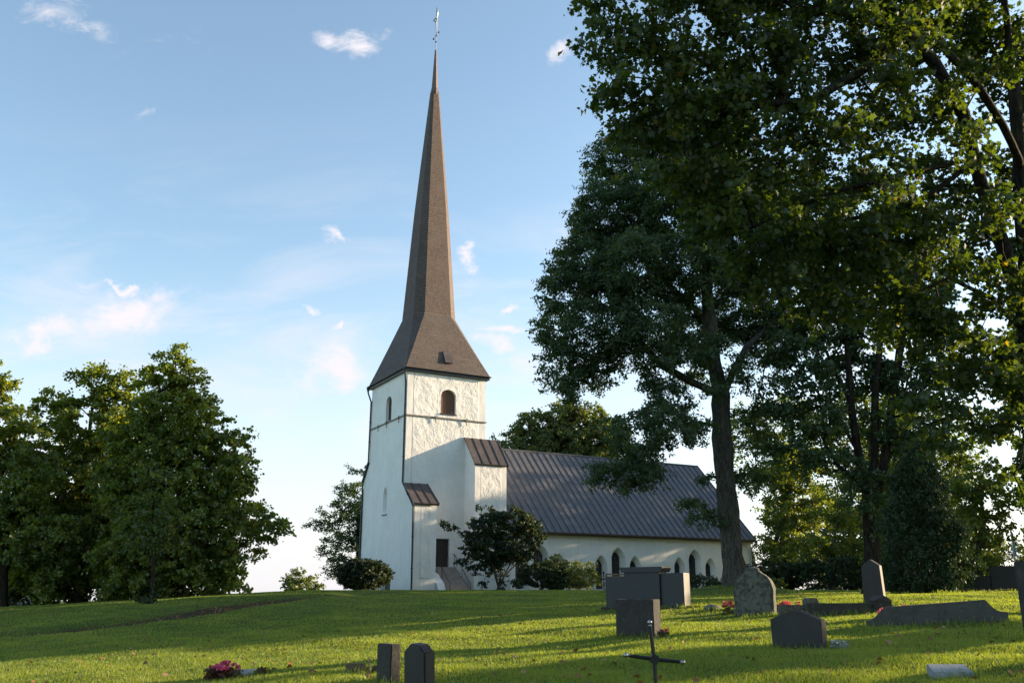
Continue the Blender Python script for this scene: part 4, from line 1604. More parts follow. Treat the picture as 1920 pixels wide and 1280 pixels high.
bl = [PB(563, 1068, 12, Yb), PB(552, 1085, 18, Yb), PB(578, 1085, 16, Yb), PB(565, 1105, 34, Yb), PB(595, 1110, 14, Yb), PB(535, 1110, 12, Yb)]
round_tree('linden_tree', 565, Yb, bl, M['pale_leaf'], 'small pale treetop peeping over the crest of the lawn', 58, spacing=.9, n_per=90, rad=.8, size=.22, r_base=.25, kind='round')

# sunlit trees to the right of the church
for (px, Yb, sd, label, bb, lm, nn_) in [
    (1450, 74, 61, 'sunlit yellow green tree just past the end of the church', [(1450, 900, 38), (1480, 880, 50), (1470, 960, 44), (1510, 940, 50), (1475, 1010, 50), (1456, 1045, 28), (1520, 1010, 46), (1470, 850, 30)], 'sun_brightened_leaf', 62),
    (1560, 66, 62, 'thin sunlit tree with hanging twigs behind the clipped bushes', [(1560, 960, 40), (1590, 1000, 44), (1545, 1030, 46), (1600, 1050, 50), (1510, 1050, 40), (1570, 900, 26)], 'sun_brightened_leaf', 50),
    (1690, 60, 63, 'hanging branched tree glimpsed between the obelisk and the dark conifer', [(1690, 960, 40), (1670, 1020, 40), (1700, 900, 40), (1665, 1060, 30), (1700, 1040, 36)], 'linden_leaf', 60),
    (1840, 52, 64, 'sunlit leafy tree behind the dark conifer', [(1835, 890, 36), (1850, 940, 44), (1820, 990, 46), (1860, 1000, 30), (1830, 1050, 44), (1845, 1085, 34), (1800, 930, 40), (1890, 930, 26)], 'sun_brightened_leaf', 80)]:
    round_tree('birch_tree', px, Yb, [PB(a, b, r_, Yb) for a, b, r_ in bb], M[lm], label, sd, spacing=.85, n_per=nn_*2, rad=.78, size=.165, r_base=.2, kind='round',
               group='sunlit trees right of the church', bark=M['bark'])
# tall dark trees behind them, east of the church
for (px, Yb, sd, label, bb) in [
    (1480, 92, 65, 'tall dark tree in the back row nearest the church', [(1400, 800, 50), (1450, 790, 60), (1500, 800, 60), (1440, 860, 60), (1500, 880, 60), (1540, 850, 50), (1540, 960, 50), (1480, 960, 50)]),
    (1600, 90, 66, 'tall dark tree of the back row behind the many stemmed tree', [(1570, 780, 60), (1630, 770, 70), (1600, 850, 70), (1660, 850, 70), (1620, 940, 70), (1580, 1020, 50), (1680, 960, 60), (1640, 1040, 60)]),
    (1740, 84, 67, 'tall dark tree of the back row behind the conifer', [(1720, 800, 70), (1780, 810, 70), (1740, 880, 80), (1800, 900, 60), (1740, 980, 80), (1700, 1050, 60), (1800, 1040, 70)])]:
    round_tree('elm_tree', px, Yb, [PB(a, b, r_, Yb) for a, b, r_ in bb], M['linden_leaf'], label, sd, spacing=1.5, n_per=130, rad=1.3, size=.23, r_base=.45, kind='round',
               group='back row of tall trees')
# far wood at the right edge: one mass
wd = []
rr_ = np.random.default_rng(70)
for i in range(46):
    x_ = 40 + i * 2.6 + rr_.normal() * 1.5
    y_ = 118 + rr_.normal() * 6
    z_ = Gs(x_, y_)
    h_ = 5.5 + rr_.random() * 3.5 - max(0, (70 - x_)) * .03
    wd.append((x_, y_, z_ + h_ * .5, 3.2, 3.2, h_ * .5, 1))
Tw = blob_points(wd, 71, 1.9, .6)
fw = leaves('far_wood', Tw, 70, 1.3, .34, M['linden_leaf'], None, 'quad', 72)
tag(fw, 'distant soft green wood at the right edge behind the graves', 'wood', kind='stuff')
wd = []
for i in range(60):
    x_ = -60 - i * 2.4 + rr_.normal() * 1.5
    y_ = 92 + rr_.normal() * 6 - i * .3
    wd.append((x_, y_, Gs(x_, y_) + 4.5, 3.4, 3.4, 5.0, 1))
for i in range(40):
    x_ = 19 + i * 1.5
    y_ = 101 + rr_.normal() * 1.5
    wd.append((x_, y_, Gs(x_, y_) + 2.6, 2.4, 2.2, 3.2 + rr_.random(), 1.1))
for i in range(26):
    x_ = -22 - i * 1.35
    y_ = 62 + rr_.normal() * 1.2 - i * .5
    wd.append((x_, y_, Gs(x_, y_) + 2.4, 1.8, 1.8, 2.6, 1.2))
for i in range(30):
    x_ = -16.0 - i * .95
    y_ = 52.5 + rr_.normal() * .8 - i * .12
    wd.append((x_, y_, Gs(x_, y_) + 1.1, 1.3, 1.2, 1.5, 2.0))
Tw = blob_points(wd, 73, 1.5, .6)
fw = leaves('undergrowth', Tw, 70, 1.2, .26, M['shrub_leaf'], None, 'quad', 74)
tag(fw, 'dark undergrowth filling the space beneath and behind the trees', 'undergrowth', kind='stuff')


# --- dark conifer
def conifer(name, x, y, h, r0, label, seed, lean=0.0, n=1500, n_per=60):
    z = Gs(x, y)
    root = empty(name, (x, y, z), 0, label, 'conifer')
    r = np.random.default_rng(seed)
    t = r.random(n) ** 1.0
    prof = np.interp(t, [0, .06, .2, .45, .7, .88, 1.0], [.82, .96, 1.0, .86, .56, .30, .03]) * r0
    a = r.random(n) * 2 * PI
    lump = 1 + .16 * np.sin(3 * a + t * 9) + .12 * np.sin(7 * a - t * 14) + .08 * np.sin(13 * a + t * 31) + r.normal(size=n) * .07
    rad = prof * lump * (.82 + .18 * r.random(n))
    c = np.stack([rad * np.cos(a) + lean * t, rad * np.sin(a), .05 + t * h], 1)
    mb = MB()
    mb.tube([(0, 0, -.2), (lean * .5, 0, h * .5), (lean, 0, h * .97)], [.17, .12, .02], 8)
    mb.build('trunk', M['bark_dark'], root)
    leaves('crown', c, n_per, .30, .085, M['thuja_leaf'], root, 'long', seed + 1, up=.1, droop=-.2)
    return root


conifer('thuja_tree', at(1745, 1100, 30).x, 30.0, 4.7, 1.12, 'dense dark conifer shaped like a broad flame, right of the linden', 81)

# ------------------------------------------------------------------ bushes and shrubs
def bush(name, x, y, rx, ry, h, leafm, label, seed, n_per=45, spacing=.34, size=.06, rad=.22, stems=7, kind='quad', cat='bush', group=None, lift=.0, r_base=.03, shell=.6, cover_low=True, top=None):
    z = Gs(x, y)
    root = empty(name, (x, y, z), 0, label, cat, group)
    bl = [(0, 0, lift + (h - lift) * .5, rx * .9, ry * .9, (h - lift) * .5)]
    rr = random.Random(seed)
    for i in range(5):
        a = rr.uniform(0, 2 * PI)
        q = rr.uniform(.35, .6)
        s_ = rr.uniform(.35, .55)
        bl.append((rx * q * math.cos(a), ry * q * math.sin(a), lift + (h - lift) * rr.uniform(.3, .68), rx * s_, ry * s_, (h - lift) * .32))
    n_per = int(n_per * 1.9)
    size *= 1.25
    T = blob_points(bl, seed, spacing, shell)
    T = T[T[:, 2] > (.08 if cover_low else .3)]
    sk = [[(0, 0, -.05), (0, 0, .06)]]
    for i in range(stems):
        a = 2 * PI * i / stems + rr.uniform(-.3, .3)
        sk.append([(0, 0, .05), (rx * .22 * math.cos(a), ry * .22 * math.sin(a), h * .3), (rx * .45 * math.cos(a), ry * .45 * math.sin(a), h * .6)])
    P_, Q, tips, _n = grow(sk, T, seg=.25, seed=seed)
    branch_mesh('stems', P_, Q, tips, r_base, root, M['bark_thin'], r_tip=.004, expo=.4, flare=0)
    leaves('foliage', P_[tips], n_per, rad, size, leafm, root, kind, seed + 1, out=(0, 0, h * .3))
    return root


# multi-stemmed lilac before the tower
lxp = at(935, 1100, 60)
x_, y_ = lxp.x, 60.0
z_ = Gs(x_, y_)
bl = [PB(930, 985, 34, 60), PB(965, 975, 30, 60), PB(900, 990, 26, 60), PB(990, 985, 24, 60), PB(920, 1030, 42, 60), PB(965, 1025, 40, 60), PB(890, 1030, 24, 60), PB(1000, 1015, 22, 60), PB(862, 1052, 14, 60, rpy=8),
      PB(846, 985, 13, 60, rpy=9), PB(870, 1003, 14, 60, rpy=9), PB(835, 980, 7, 60), PB(880, 1060, 16, 60, rpy=9), PB(905, 1070, 14, 60), PB(940, 1066, 16, 60), PB(912, 950, 12, 60, rpy=8), PB(945, 1095, 12, 60, rpy=8), PB(960, 1095, 12, 60, rpy=8), PB(1012, 1000, 8, 60), PB(910, 1098, 9, 60, rpy=7)]
cx0 = at(935, 1112, 60)
sk = [[(x_, y_, z_ - .1), (x_, y_, z_ + .15)]] + [[(x_, y_, z_ + .1)] + [tuple(at(a, b, 60 + dy)) for a, b in pts] for pts, dy in
      (([(950, 1070), (965, 1040), (985, 1010)], -.3), ([(925, 1070), (905, 1040), (880, 1015)], .2), ([(940, 1065), (945, 1020), (945, 985)], .4), ([(930, 1075), (915, 1045), (915, 1000)], -.5), ([(945, 1080), (975, 1050), (1000, 1025)], .5))]
make_tree('lilac_shrub', (x_, y_, z_ - .1), sk, bl, M['shrub_leaf'], M['bark_thin'], 'open dark shrub with several bare stems before the tower and nave', 'shrub', None, seed=91, spacing=.42, n_per=70,
          rad=.36, size=.12, kind='round', r_base=.09, expo=.4, droop=.1, seg=.3, flare=0, r_tip=.008, crown_name='foliage', trunk_name='stems')


def bush_px(name, px, pw, ptop, Yd, leafm, label, seed, depth=None, **kw):
    x = (px - 960) / 1754 * Yd
    rx = pw / 2 / 1754 * Yd
    top = at(px, ptop, Yd).z
    h = top - Gs(x, Yd)
    return bush(name, x, Yd, rx, depth or rx, h, leafm, label, seed, **kw)


bush_px('round_bush', 683, 112, 1050, 61, M['shrub_leaf'], 'dense rounded dark bush by the shaded foot of the tower', 101, spacing=.36, n_per=90, size=.075, rad=.28, shell=.8)
bush_px('bush', 1018, 100, 1052, 62, M['hedge_leaf'], 'dark bush under the windows beside the open shrub', 102, spacing=.44, n_per=60, size=.09, rad=.30, shell=.7, group='bushes along the nave')
bush_px('bush', 1045, 60, 1040, 63, M['hedge_leaf'], 'taller pointed green bush in the row before the nave', 103, spacing=.42, n_per=46, size=.085, rad=.34, group='bushes along the nave')
bush_px('bush', 1088, 74, 1052, 62, M['pale_leaf'], 'lighter loose bush with a sunlit right side before the nave', 104, spacing=.42, n_per=46, size=.08, rad=.36, group='bushes along the nave')
bush_px('bush', 1306, 70, 1078, 58, M['hedge_leaf'], 'low spiky shrub beneath the far lancet windows left of the thick trunk', 105, spacing=.34, n_per=36, size=.07, rad=.3, group='bushes along the nave')
bush_px('bush', 1345, 44, 1084, 57, M['hedge_leaf'], 'smallest low shrub, touching the thick trunk on its left', 106, spacing=.32, n_per=36, size=.07, rad=.28, group='bushes along the nave')
for i, (px, pw, pt, Yd, lab) in enumerate([(1440, 84, 1052, 60, 'dark rounded bush directly right of the thick trunk'), (1482, 56, 1044, 61, 'taller dark bush second from the thick trunk'),
                                           (1530, 84, 1050, 60, 'broad dark bush in the middle of the row right of the trunk'), (1592, 84, 1042, 58, 'dark clipped bush left of the pointed black gravestone'),
                                           (1655, 70, 1040, 58, 'yellowish bush showing right of the pointed black gravestone')]):
    bush_px('bush', px, pw, pt, Yd, M['hedge_leaf'] if i < 4 else M['linden_leaf'], lab, 110 + i, spacing=.48, n_per=80, size=.09, rad=.32, shell=.75, group='row of bushes right of the thick trunk')
bush_px('bush', 1460, 22, 1080, 44, M['pale_leaf'], 'small pale leafy plant at the right foot of the thick trunk', 117, spacing=.22, n_per=18, size=.12, rad=.2, stems=4)
bush_px('bush', 283, 52, 1119, 38.6, M['shrub_leaf'], 'ring of low ground plants around the foot of the young tree', 118, spacing=.3, n_per=24, size=.08, rad=.2, stems=4, cat='ground plant')

# ------------------------------------------------------------------ gravestones
def place(name, px, py, rz_deg, label, cat='gravestone', group=None, Yd=None, X=None, sink=0.0, ya=None):
    p = hit(px, py) if Yd is None else Vector(((px - 960) / 1754 * Yd, Yd, Gs((px - 960) / 1754 * Yd, Yd)))
    o = empty(name, (p.x, p.y, p.z - sink), math.radians(rz_deg), label, cat, group)
    if ya:
        o.scale = (p.y / ya,) * 3
    return o


def rough_stone(outline, y0, y1, name, m, parent, bev=.012, jitter=.006, seed=0, cuts=3):
    """upright stone: outline in x,z extruded y0..y1, bevelled and slightly irregular"""
    bm = bmesh.new()
    f = [bm.verts.new((p[0], y0, p[1])) for p in outline]
    b = [bm.verts.new((p[0], y1, p[1])) for p in outline]
    n = len(outline)
    bm.faces.new(f)
    bm.faces.new(b[::-1])
    for i in range(n):
        bm.faces.new((f[(i + 1) % n], f[i], b[i], b[(i + 1) % n]))
    bmesh.ops.recalc_face_normals(bm, faces=bm.faces)
    if bev:
        es = [e for e in bm.edges if e.is_manifold and e.calc_face_angle(0) > .4]
        bmesh.ops.bevel(bm, geom=es, offset=bev, segments=2, affect='EDGES', clamp_overlap=True)
    if cuts:
        bmesh.ops.triangulate(bm, faces=[f_ for f_ in bm.faces if len(f_.verts) > 4])
        bmesh.ops.subdivide_edges(bm, edges=[e for e in bm.edges if e.calc_length() > .1], cuts=cuts, use_grid_fill=True)
    rr = random.Random(seed)
    if jitter:
        from mathutils import noise as mn
        for v in bm.verts:
            q = v.co * 4 + Vector((seed, 0, 0))
            v.co += mn.noise_vector(q) * jitter * 1.6
    me = bpy.data.meshes.new(name)
    bm.to_mesh(me)
    bm.free()
    me.materials.append(m)
    o = bpy.data.objects.new(name, me)
    C.objects.link(o)
    o.parent = parent
    return o


TH_ = 58.0


def rect(w_, z0, z1, x=0):
    return [(x - w_ / 2, z0), (x + w_ / 2, z0), (x + w_ / 2, z1), (x - w_ / 2, z1)]


# A. large black family stone, three sections with a cap on the middle one
gs = place('family_gravestone', 1212, 1141, -42, 'large black three part family gravestone with a capped middle, in front of the nave', ya=28)
rough_stone(rect(.72, -.3, .93, -1.00), -.17, .17, 'side_panel', M['black_stone'], gs, .01, 0, 1, 0)
rough_stone(rect(.78, -.3, 1.02, 1.04), -.17, .17, 'side_panel', M['black_stone'], gs, .01, 0, 2, 0)
rough_stone(rect(1.27, -.3, 1.05, .01), -.22, .20, 'centre_panel', M['black_stone'], gs, .01, 0, 3, 0)
cpb = MB(); cpb.prism([(-.68, 1.053), (.70, 1.053), (.78, 1.17), (.78, 1.21), (-.76, 1.21), (-.76, 1.17)], -.27, .24, 'y')
cpb.build('cap', M['black_stone'], gs)
pl = MB(); pl.box(-1.42, 1.50, -.36, .34, -.3, .05, bev=.02); pl.build('plinth', M['kerb_stone'], gs)

# B. rectangular grey-brown stone
gs = place('gravestone', 1197, 1193, -42, 'plain squarish brown grey gravestone behind the iron cross, sun on its right edge', ya=18)
rough_stone(rect(.88, -.2, .68), -.12, .12, 'slab', M['grey_stone'], gs, .012, .008, 4, 3)
pl = MB(); pl.box(.45, .62, -.02, .62, -.06, .03, bev=.02); pl.build('flat_kerb', M['kerb_stone'], gs)

# C. dark stone with a curved top
o_ = [(-.39, -.2), (.39, -.2), (.41, .41)]
for i in range(1, 12):
    t = i / 12
    o_.append((.41 - .82 * t, .41 + .12 * (math.sin(PI * t) ** 1.6) + .012))
o_ += [(-.41, .41)]
gs = place('gravestone', 1500, 1216, -45, 'dark gravestone with a softly arched top, in the right foreground grass', ya=14)
rough_stone(o_, -.085, .085, 'slab', M['brown_stone'], gs, .01, .003, 5, 0)

# D. old round-topped stone
o_ = [(-.50, -.2), (.50, -.2), (.50, .66)]
for i in range(1, 14):
    a = PI * i / 14
    x_, z_ = .50 * math.cos(a), .66 + .42 * math.sin(a)
    if 6 <= i <= 8:
        z_ += .07
    o_.append((x_, z_))
o_ += [(-.50, .66)]
gs = place('gravestone', 1418, 1154, -34, 'old weathered round topped gravestone covered with lichen', ya=23.5)
rough_stone(o_, -.14, .14, 'slab', M['old_stone'], gs, .05, .022, 6, 3)
kb = MB(); kb.ball((-.02, 0, 1.12), .17, 0, 14, 8, (1.1, .8, .42)); kb.build('top_knob', M['old_stone'], gs, smooth=True)

# kerb with posts running right from the old stone
gs = place('grave_kerb', 1500, 1153, 12, 'low mossy stone kerb between the old round stone and the two posts', 'grave kerb', ya=23.5)
kb = MB(); kb.box(-.55, .42, -.10, .12, -.2, .25, bev=.03); kb.build('kerb_stone', M['old_stone'], gs)
kb = MB(); kb.prism([(.18, -.2), (.46, -.2), (.46, .36), (.40, .42), (.24, .42), (.18, .36)], -.14, .16, 'y'); kb.build('corner_post', M['old_stone'], gs)
gs = place('grave_kerb', 1590, 1151, 5, 'long dark low kerb ending at a grey corner post below the pointed stone', 'grave kerb', ya=24)
kb = MB(); kb.box(-1.05, .65, -.08, .08, -.2, .27, bev=.02); kb.build('kerb_stone', M['kerb_stone'], gs)
kb = MB(); kb.box(.66, 1.10, -.20, .20, -.2, .33, bev=.01); kb.prism([(.63, .332), (1.13, .332), (.88, .46)], -.23, .23, 'y')
kb.build('corner_post', M['grey_stone'], gs)

# E. pointed black obelisk-like stone
gs = place('gravestone', 1641, 1130, -46, 'tall narrow black gravestone with a pointed top', ya=31)
rough_stone([(-.36, -.2), (.36, -.2), (.31, 1.20), (0, 1.40), (-.31, 1.20)], -.09, .09, 'slab', M['brown_stone'], gs, .01, 0, 7, 0)

# F. long kerb with curved shoulders
o_ = [(-1.35, -.2), (1.42, -.2), (1.42, .27), (1.30, .275), (1.22, .30), (1.14, .36), (1.08, .44), (1.04, .50), (1.0, .51)]
o_ += [(-.9, .36), (-1.0, .31), (-1.1, .20), (-1.22, .10), (-1.35, .05)]
gs = place('grave_surround', 1752, 1171, -18, 'long low granite grave surround with swept curved shoulders, pink flowers behind', 'grave surround', ya=20)
rough_stone(o_, -.09, .09, 'long_kerb', M['worn_granite'], gs, .01, .004, 8, 2)
kb = MB(); kb.box(1.24, 1.42, .092, .9, -.2, .25, bev=.015); kb.build('end_kerb', M['kerb_stone'], gs)

# G. pair of narrow posts in the left foreground
gs = place('gravestone', 727, 1278, -52, 'narrow brown stone post, left of the leaning pair in the foreground', ya=10.1)
rough_stone(rect(.30, -.2, .385), -.06, .06, 'slab', M['kerb_stone'], gs, .012, .004, 9, 2)
gs = place('gravestone', 786, 1300, -52, 'dark tilted stone post with a notched shoulder, right one of the foreground pair', ya=9.6)
rough_stone([(-.20, -.3), (.20, -.3), (.20, .42), (.14, .44), (.11, .475), (-.09, .475), (-.12, .44), (-.19, .40)], -.065, .065, 'slab', M['brown_stone'], gs, .015, .004, 10, 0)
gs.rotation_euler = (math.radians(4), math.radians(3), gs.rotation_euler[2])
# broken kerb pieces
gs = place('broken_kerb', 680, 1260, -12, 'half sunken broken brown kerb pieces with a short stick, left of the narrow posts', 'broken kerb', ya=11.2)
kb = MB(); kb.box(-.20, .02, -.05, .05, -.1, .10, bev=.012); kb.build('kerb_piece', M['rot'], gs)
kb = MB(); kb.prism([(.03, -.1), (.28, -.1), (.28, .11), (.03, .05)], .06, .12, 'y'); kb.build('kerb_piece', M['rot'], gs)
kb = MB(); kb.box(.22, .34, -.08, .0, -.1, .07, bev=.012); kb.build('kerb_piece', M['kerb_stone'], gs)
kb = MB(); kb.tube([(.085, 0, -.05), (.07, 0, .17)], .010, 6); kb.build('stick', M['wood'], gs)
# slanted small plaque with flowers
gs = place('grave_plaque', 470, 1264, 40, 'small slanted grey plaque beside the reddish flowering plant', 'grave plaque', ya=11.6)
kb = MB(); kb.prism([(-.12, -.05), (.13, -.05), (.13, .055), (-.12, .0)], -.12, .13, 'x'); 
o = kb.build('plaque', M['pale_stone'], gs)
# flat raised slab right foreground
gs = place('flat_gravestone', 1782, 1268, 8, 'flat pale grey stone slab lying low in the bottom right grass', 'flat gravestone', ya=10.8)
kb = MB(); kb.add([(-.31, -.17, -.1), (.21, -.17, -.1), (.31, .17, -.1), (-.19, .17, -.1), (-.30, -.16, .06), (.20, -.16, .055), (.30, .16, .125), (-.18, .16, .13)],
                  [(3, 2, 1, 0), (4, 5, 6, 7), (0, 1, 5, 4), (1, 2, 6, 5), (2, 3, 7, 6), (3, 0, 4, 7)])
bm = bmesh.new(); o = kb.build('slab', M['pale_stone'], gs); bm.from_mesh(o.data)
bmesh.ops.bevel(bm, geom=bm.edges[:], offset=.012, segments=2, affect='EDGES'); bm.to_mesh(o.data); bm.free()
# H. stepped dark stone at the right edge and the kerb before it
gs = place('family_gravestone', 1880, 1112, -22, 'wide stepped black family gravestone at the right edge', Yd=30.5)
rough_stone(rect(.84, -.3, .62, -.72), -.16, .16, 'side_panel', M['brown_stone'], gs, .015, 0, 11, 0)
rough_stone(rect(2.2, -.3, .92, .81), -.20, .20, 'centre_panel', M['brown_stone'], gs, .015, 0, 12, 0)
gs = place('grave_kerb', 1830, 1124, 4, 'very long low stone edging in front of the stepped black family stone', 'grave kerb', Yd=26)
kb = MB(); kb.prism([(-2.2, -.3), (2.6, -.3), (2.6, .16), (.9, .12), (-.3, .02), (-2.2, .0)], -.10, .10, 'y'); kb.build('kerb_stone', M['kerb_stone'], gs)
# I. stone cut by the right edge
gs = place('gravestone', 1934, 1250, -50, 'upright grey gravestone just cut off by the right edge', Yd=12.4)
rough_stone(rect(.26, -.3, 1.0), -.10, .10, 'slab', M['grey_stone'], gs, .015, .004, 13, 0)
# small stones by the big black one
gs = place('field_stone', 1336, 1144, 0, 'small mossy boulder between the black family stone and the old round stone', 'boulder')
kb = MB(); kb.ball((0, 0, .03), .17, 0, 14, 9, (1.25, .8, .62)); o = kb.build('boulder', M['old_stone'], gs, smooth=True)
gs = place('field_stone', 1310, 1139, 0, 'low flat kerb stone half sunk beside the black family stone', 'boulder')
kb = MB(); kb.box(-.32, .25, -.12, .12, -.1, .05, bev=.03); o = kb.build('boulder', M['kerb_stone'], gs)

# wrought iron cross in the foreground
gs = place('iron_cross', 1222, 1300, 4, 'black wrought iron grave cross with bright round knobs, bottom foreground', 'grave cross', Yd=9.4)
ztop = at(1210, 1166, 9.4).z - gs.location.z
zc = at(1218, 1235, 9.4).z - gs.location.z
kb = MB()
kb.tube([(.015, 0, -.2), (0, 0, zc), (-.028, 0, ztop - .03)], [.019, .020, .018], 8)
kb.build('upright', M['iron'], gs)
kb = MB()
kb.tube([(-.255, 0, zc + .035), (0, 0, zc), (.255, 0, zc - .025)], [.017, .020, .017], 8)
kb.build('crossbar', M['iron'], gs)
kb = MB()
kb.tube([(0, -.03, zc), (0, .03, zc)], .045, 20)
kb.build('boss', M['iron'], gs)
for (x_, z_, dx, dz) in ((-.030, ztop, 0, 1), (-.285, zc + .039, -1, .1), (.285, zc - .029, 1, -.1)):
    kb = MB()
    kb.ball((x_, 0, z_), .0245, 0, 16, 10, (1, 1, 1))
    kb.tube([(x_ - dx * .020, 0, z_ - dz * .020), (x_ - dx * .040, 0, z_ - dz * .040)], [.012, .017], 10)
    kb.build('knob', M['chrome'], gs, smooth=True)

# small iron cross by the nave, bench
gs = place('iron_cross', 1133, 1103, 60, 'tiny ornate iron grave cross before the left nave windows', 'grave cross', Yd=52)
kb = MB(); kb.tube([(0, 0, -.1), (0, 0, .95)], .03, 6); kb.tube([(-.22, 0, .62), (.22, 0, .62)], .028, 6)
for q in ((0, 0, .98), (-.25, 0, .62), (.25, 0, .62), (0, 0, .3)):
    kb.ball(q, .06, 0, 8, 6)
kb.build('cross', M['iron'], gs)
gs = place('park_bench', 1158, 1100, -10, 'wooden slatted bench peeping over the black family gravestone', 'bench', Yd=48)
kb = MB()
for i in range(3):
    kb.box(-.62, .62, .0, .03, .56 + i * .13, .64 + i * .13, bev=.006)
kb.build('backrest', M['wood'], gs)
kb = MB()
for i in range(4):
    kb.box(-.62, .62, -.45 + i * .11, -.36 + i * .11, .42, .45, bev=.006)
kb.build('seat', M['wood'], gs)
for x_ in (-.55, .55):
    kb = MB(); kb.box(x_ - .03, x_ + .03, .031, .08, -.1, .9, bev=.008); kb.build('leg', M['iron'], gs)
    kb = MB(); kb.box(x_ - .03, x_ + .03, -.44, -.40, -.1, .418, bev=.008); kb.build('leg', M['iron'], gs)

# flag pole at the right edge
gs = place('flagpole', 1913, 1090, 0, 'pale flagpole with a limp pennant far off at the right edge', 'flagpole', Yd=70)
zt_ = at(1914, 985, 70).z - gs.location.z
kb = MB(); kb.tube([(0, 0, -.2), (0, 0, zt_)], [.09, .05], 8); kb.build('pole', M['white_petal'], gs)
kb = MB(); kb.prism([(.06, zt_ - .4), (.16, zt_ - .6), (.20, zt_ - 2.4), (.08, zt_ - 2.1)], -.02, .02, 'y')
kb.build('pennant', mat('pennant_cloth', m_plain, color=(.35, .5, .62), rough=.8), gs)


# parked white car glimpsed at the left edge
cx_, cy_ = at(6, 1118, 62).x, 62.0
car = empty('parked_car', (cx_, cy_, Gs(cx_, cy_)), math.radians(10), 'white car glimpsed between the trunks at the far left edge', 'car')
mp = mat('white_car_paint', m_plain, color=(.75, .77, .8), rough=.3, var=.03, bump=0)
kb = MB()
prof = [(-2.1, .35), (2.1, .35), (2.12, .62), (1.95, .80), (1.05, .92), (.45, 1.38), (-.95, 1.42), (-1.65, .98), (-2.05, .90), (-2.14, .6)]
kb.prism(prof, -.82, .82, 'y')
o = kb.build('body', mp, car)
kb = MB(); kb.prism([(.98, .94), (.43, 1.32), (-.9, 1.36), (-1.5, 1.0)], -.835, .835, 'y'); kb.build('side_windows', M['glass'], car)
for x_ in (-1.35, 1.35):
    for y_ in (-.75, .75):
        wh = MB(); wh.tube([(x_, y_ - .11, .32), (x_, y_ + .11, .32)], .32, 20); wo = wh.build('wheel', M['iron'], car)
        wh = MB(); wh.tube([(x_, y_ - .12, .32), (x_, y_ + .12, .32)], .18, 16); wh.build('rim', M['vane'], wo)
for y_ in (-.6, .6):
    wh = MB(); wh.box(2.06, 2.135, y_ - .16, y_ + .16, .60, .72, bev=.01); wh.build('headlight', M['chrome'], car)


# ------------------------------------------------------------------ grave flowers
def flowers(px, py, w_, h_, petal, leafm, label, seed, Yd=None, n_leaf=60, n_fl=14, fs=.03, ls=.05, name='flower_plant', group=None, ya=None):
    p = hit(px, py) if Yd is None else Vector(((px - 960) / 1754 * Yd, Yd, Gs((px - 960) / 1754 * Yd, Yd)))
    root = empty(name, p, 0, label, 'flowers', group)
    if ya:
        root.scale = (p.y / ya,) * 3
    r = np.random.default_rng(seed)
    a = r.random(n_leaf) * 2 * PI
    q = r.random(n_leaf) ** .5
    c = np.stack([np.cos(a) * q * w_ / 2, np.sin(a) * q * w_ / 2, r.random(n_leaf) * h_ * .75 * (1 - .4 * q)], 1)
    leaves('foliage', c, 7, .05, ls, leafm, root, 'round', seed)
    mb = MB()
    for i in range(0, n_leaf, 4):
        mb.tube([(c[i, 0] * .3, c[i, 1] * .3, -.02), tuple(c[i])], .003, 4)
    mb.build('stems', M['shrub_leaf'], root)
    if n_fl:
        a = r.random(n_fl) * 2 * PI
        q = r.random(n_fl) ** .6
        c = np.stack([np.cos(a) * q * w_ / 2, np.sin(a) * q * w_ / 2, h_ * (.6 + .4 * r.random(n_fl)) * (1 - .25 * q)], 1)
        leaves('blossom', c, 16, fs, fs * 1.1, petal, root, 'round', seed + 2)
    return root


flowers(417, 1272, .38, .21, M['magenta'], M['red_leaf'], 'reddish leafy plant with deep pink blossom in the left foreground', 201, ya=11.5, n_leaf=150, n_fl=16, fs=.034, ls=.035)
flowers(495, 1262, .18, .10, M['magenta'], M['red_leaf'], 'small dark leafy tuft just right of the slanted plaque', 202, ya=11.5, n_leaf=22, n_fl=0, ls=.03)
flowers(1366, 1150, .28, .34, M['pink'], M['flower_leaf'], 'pink flowers left of the old round gravestone', 203, ya=23.5, n_leaf=30, n_fl=12, fs=.05)
flowers(1384, 1150, .18, .22, M['white_petal'], M['grey_leaf'], 'silvery leaved plant tucked against the old round gravestone', 204, ya=23.5, n_leaf=30, n_fl=0)
flowers(1468, 1142, .42, .26, M['pink'], M['flower_leaf'], 'pink flowers behind the kerb right of the old round gravestone', 205, Yd=20.1, ya=24, n_leaf=50, n_fl=16, fs=.05)
flowers(1494, 1142, .26, .26, M['pink'], M['grey_leaf'], 'faded pink flowers at the kerb post', 206, Yd=19.9, ya=24, n_leaf=40, n_fl=5, fs=.04)
flowers(1242, 1198, .18, .17, M['pink'], M['flower_leaf'], 'few red pink blooms at the right edge of the squarish brown stone', 207, Yd=15.6, ya=17.4, n_leaf=26, n_fl=6, fs=.028, ls=.035)
flowers(1562, 1222, .28, .16, M['white_petal'], M['grey_leaf'], 'grey leaved plant with tiny white flowers right of the arched dark stone', 208, Yd=12.7, ya=14.0, n_leaf=60, n_fl=9, fs=.022, ls=.035)
flowers(1652, 1160, .20, .36, M['pink'], M['flower_leaf'], 'pink flowers over the left end of the long swept surround', 209, Yd=15.9, ya=20.6, n_leaf=30, n_fl=10, fs=.04)
flowers(1694, 1160, .14, .40, M['pink'], M['flower_leaf'], 'single pink bloom just above the middle of the long surround', 210, Yd=15.8, ya=20.6, n_leaf=12, n_fl=3, fs=.035)
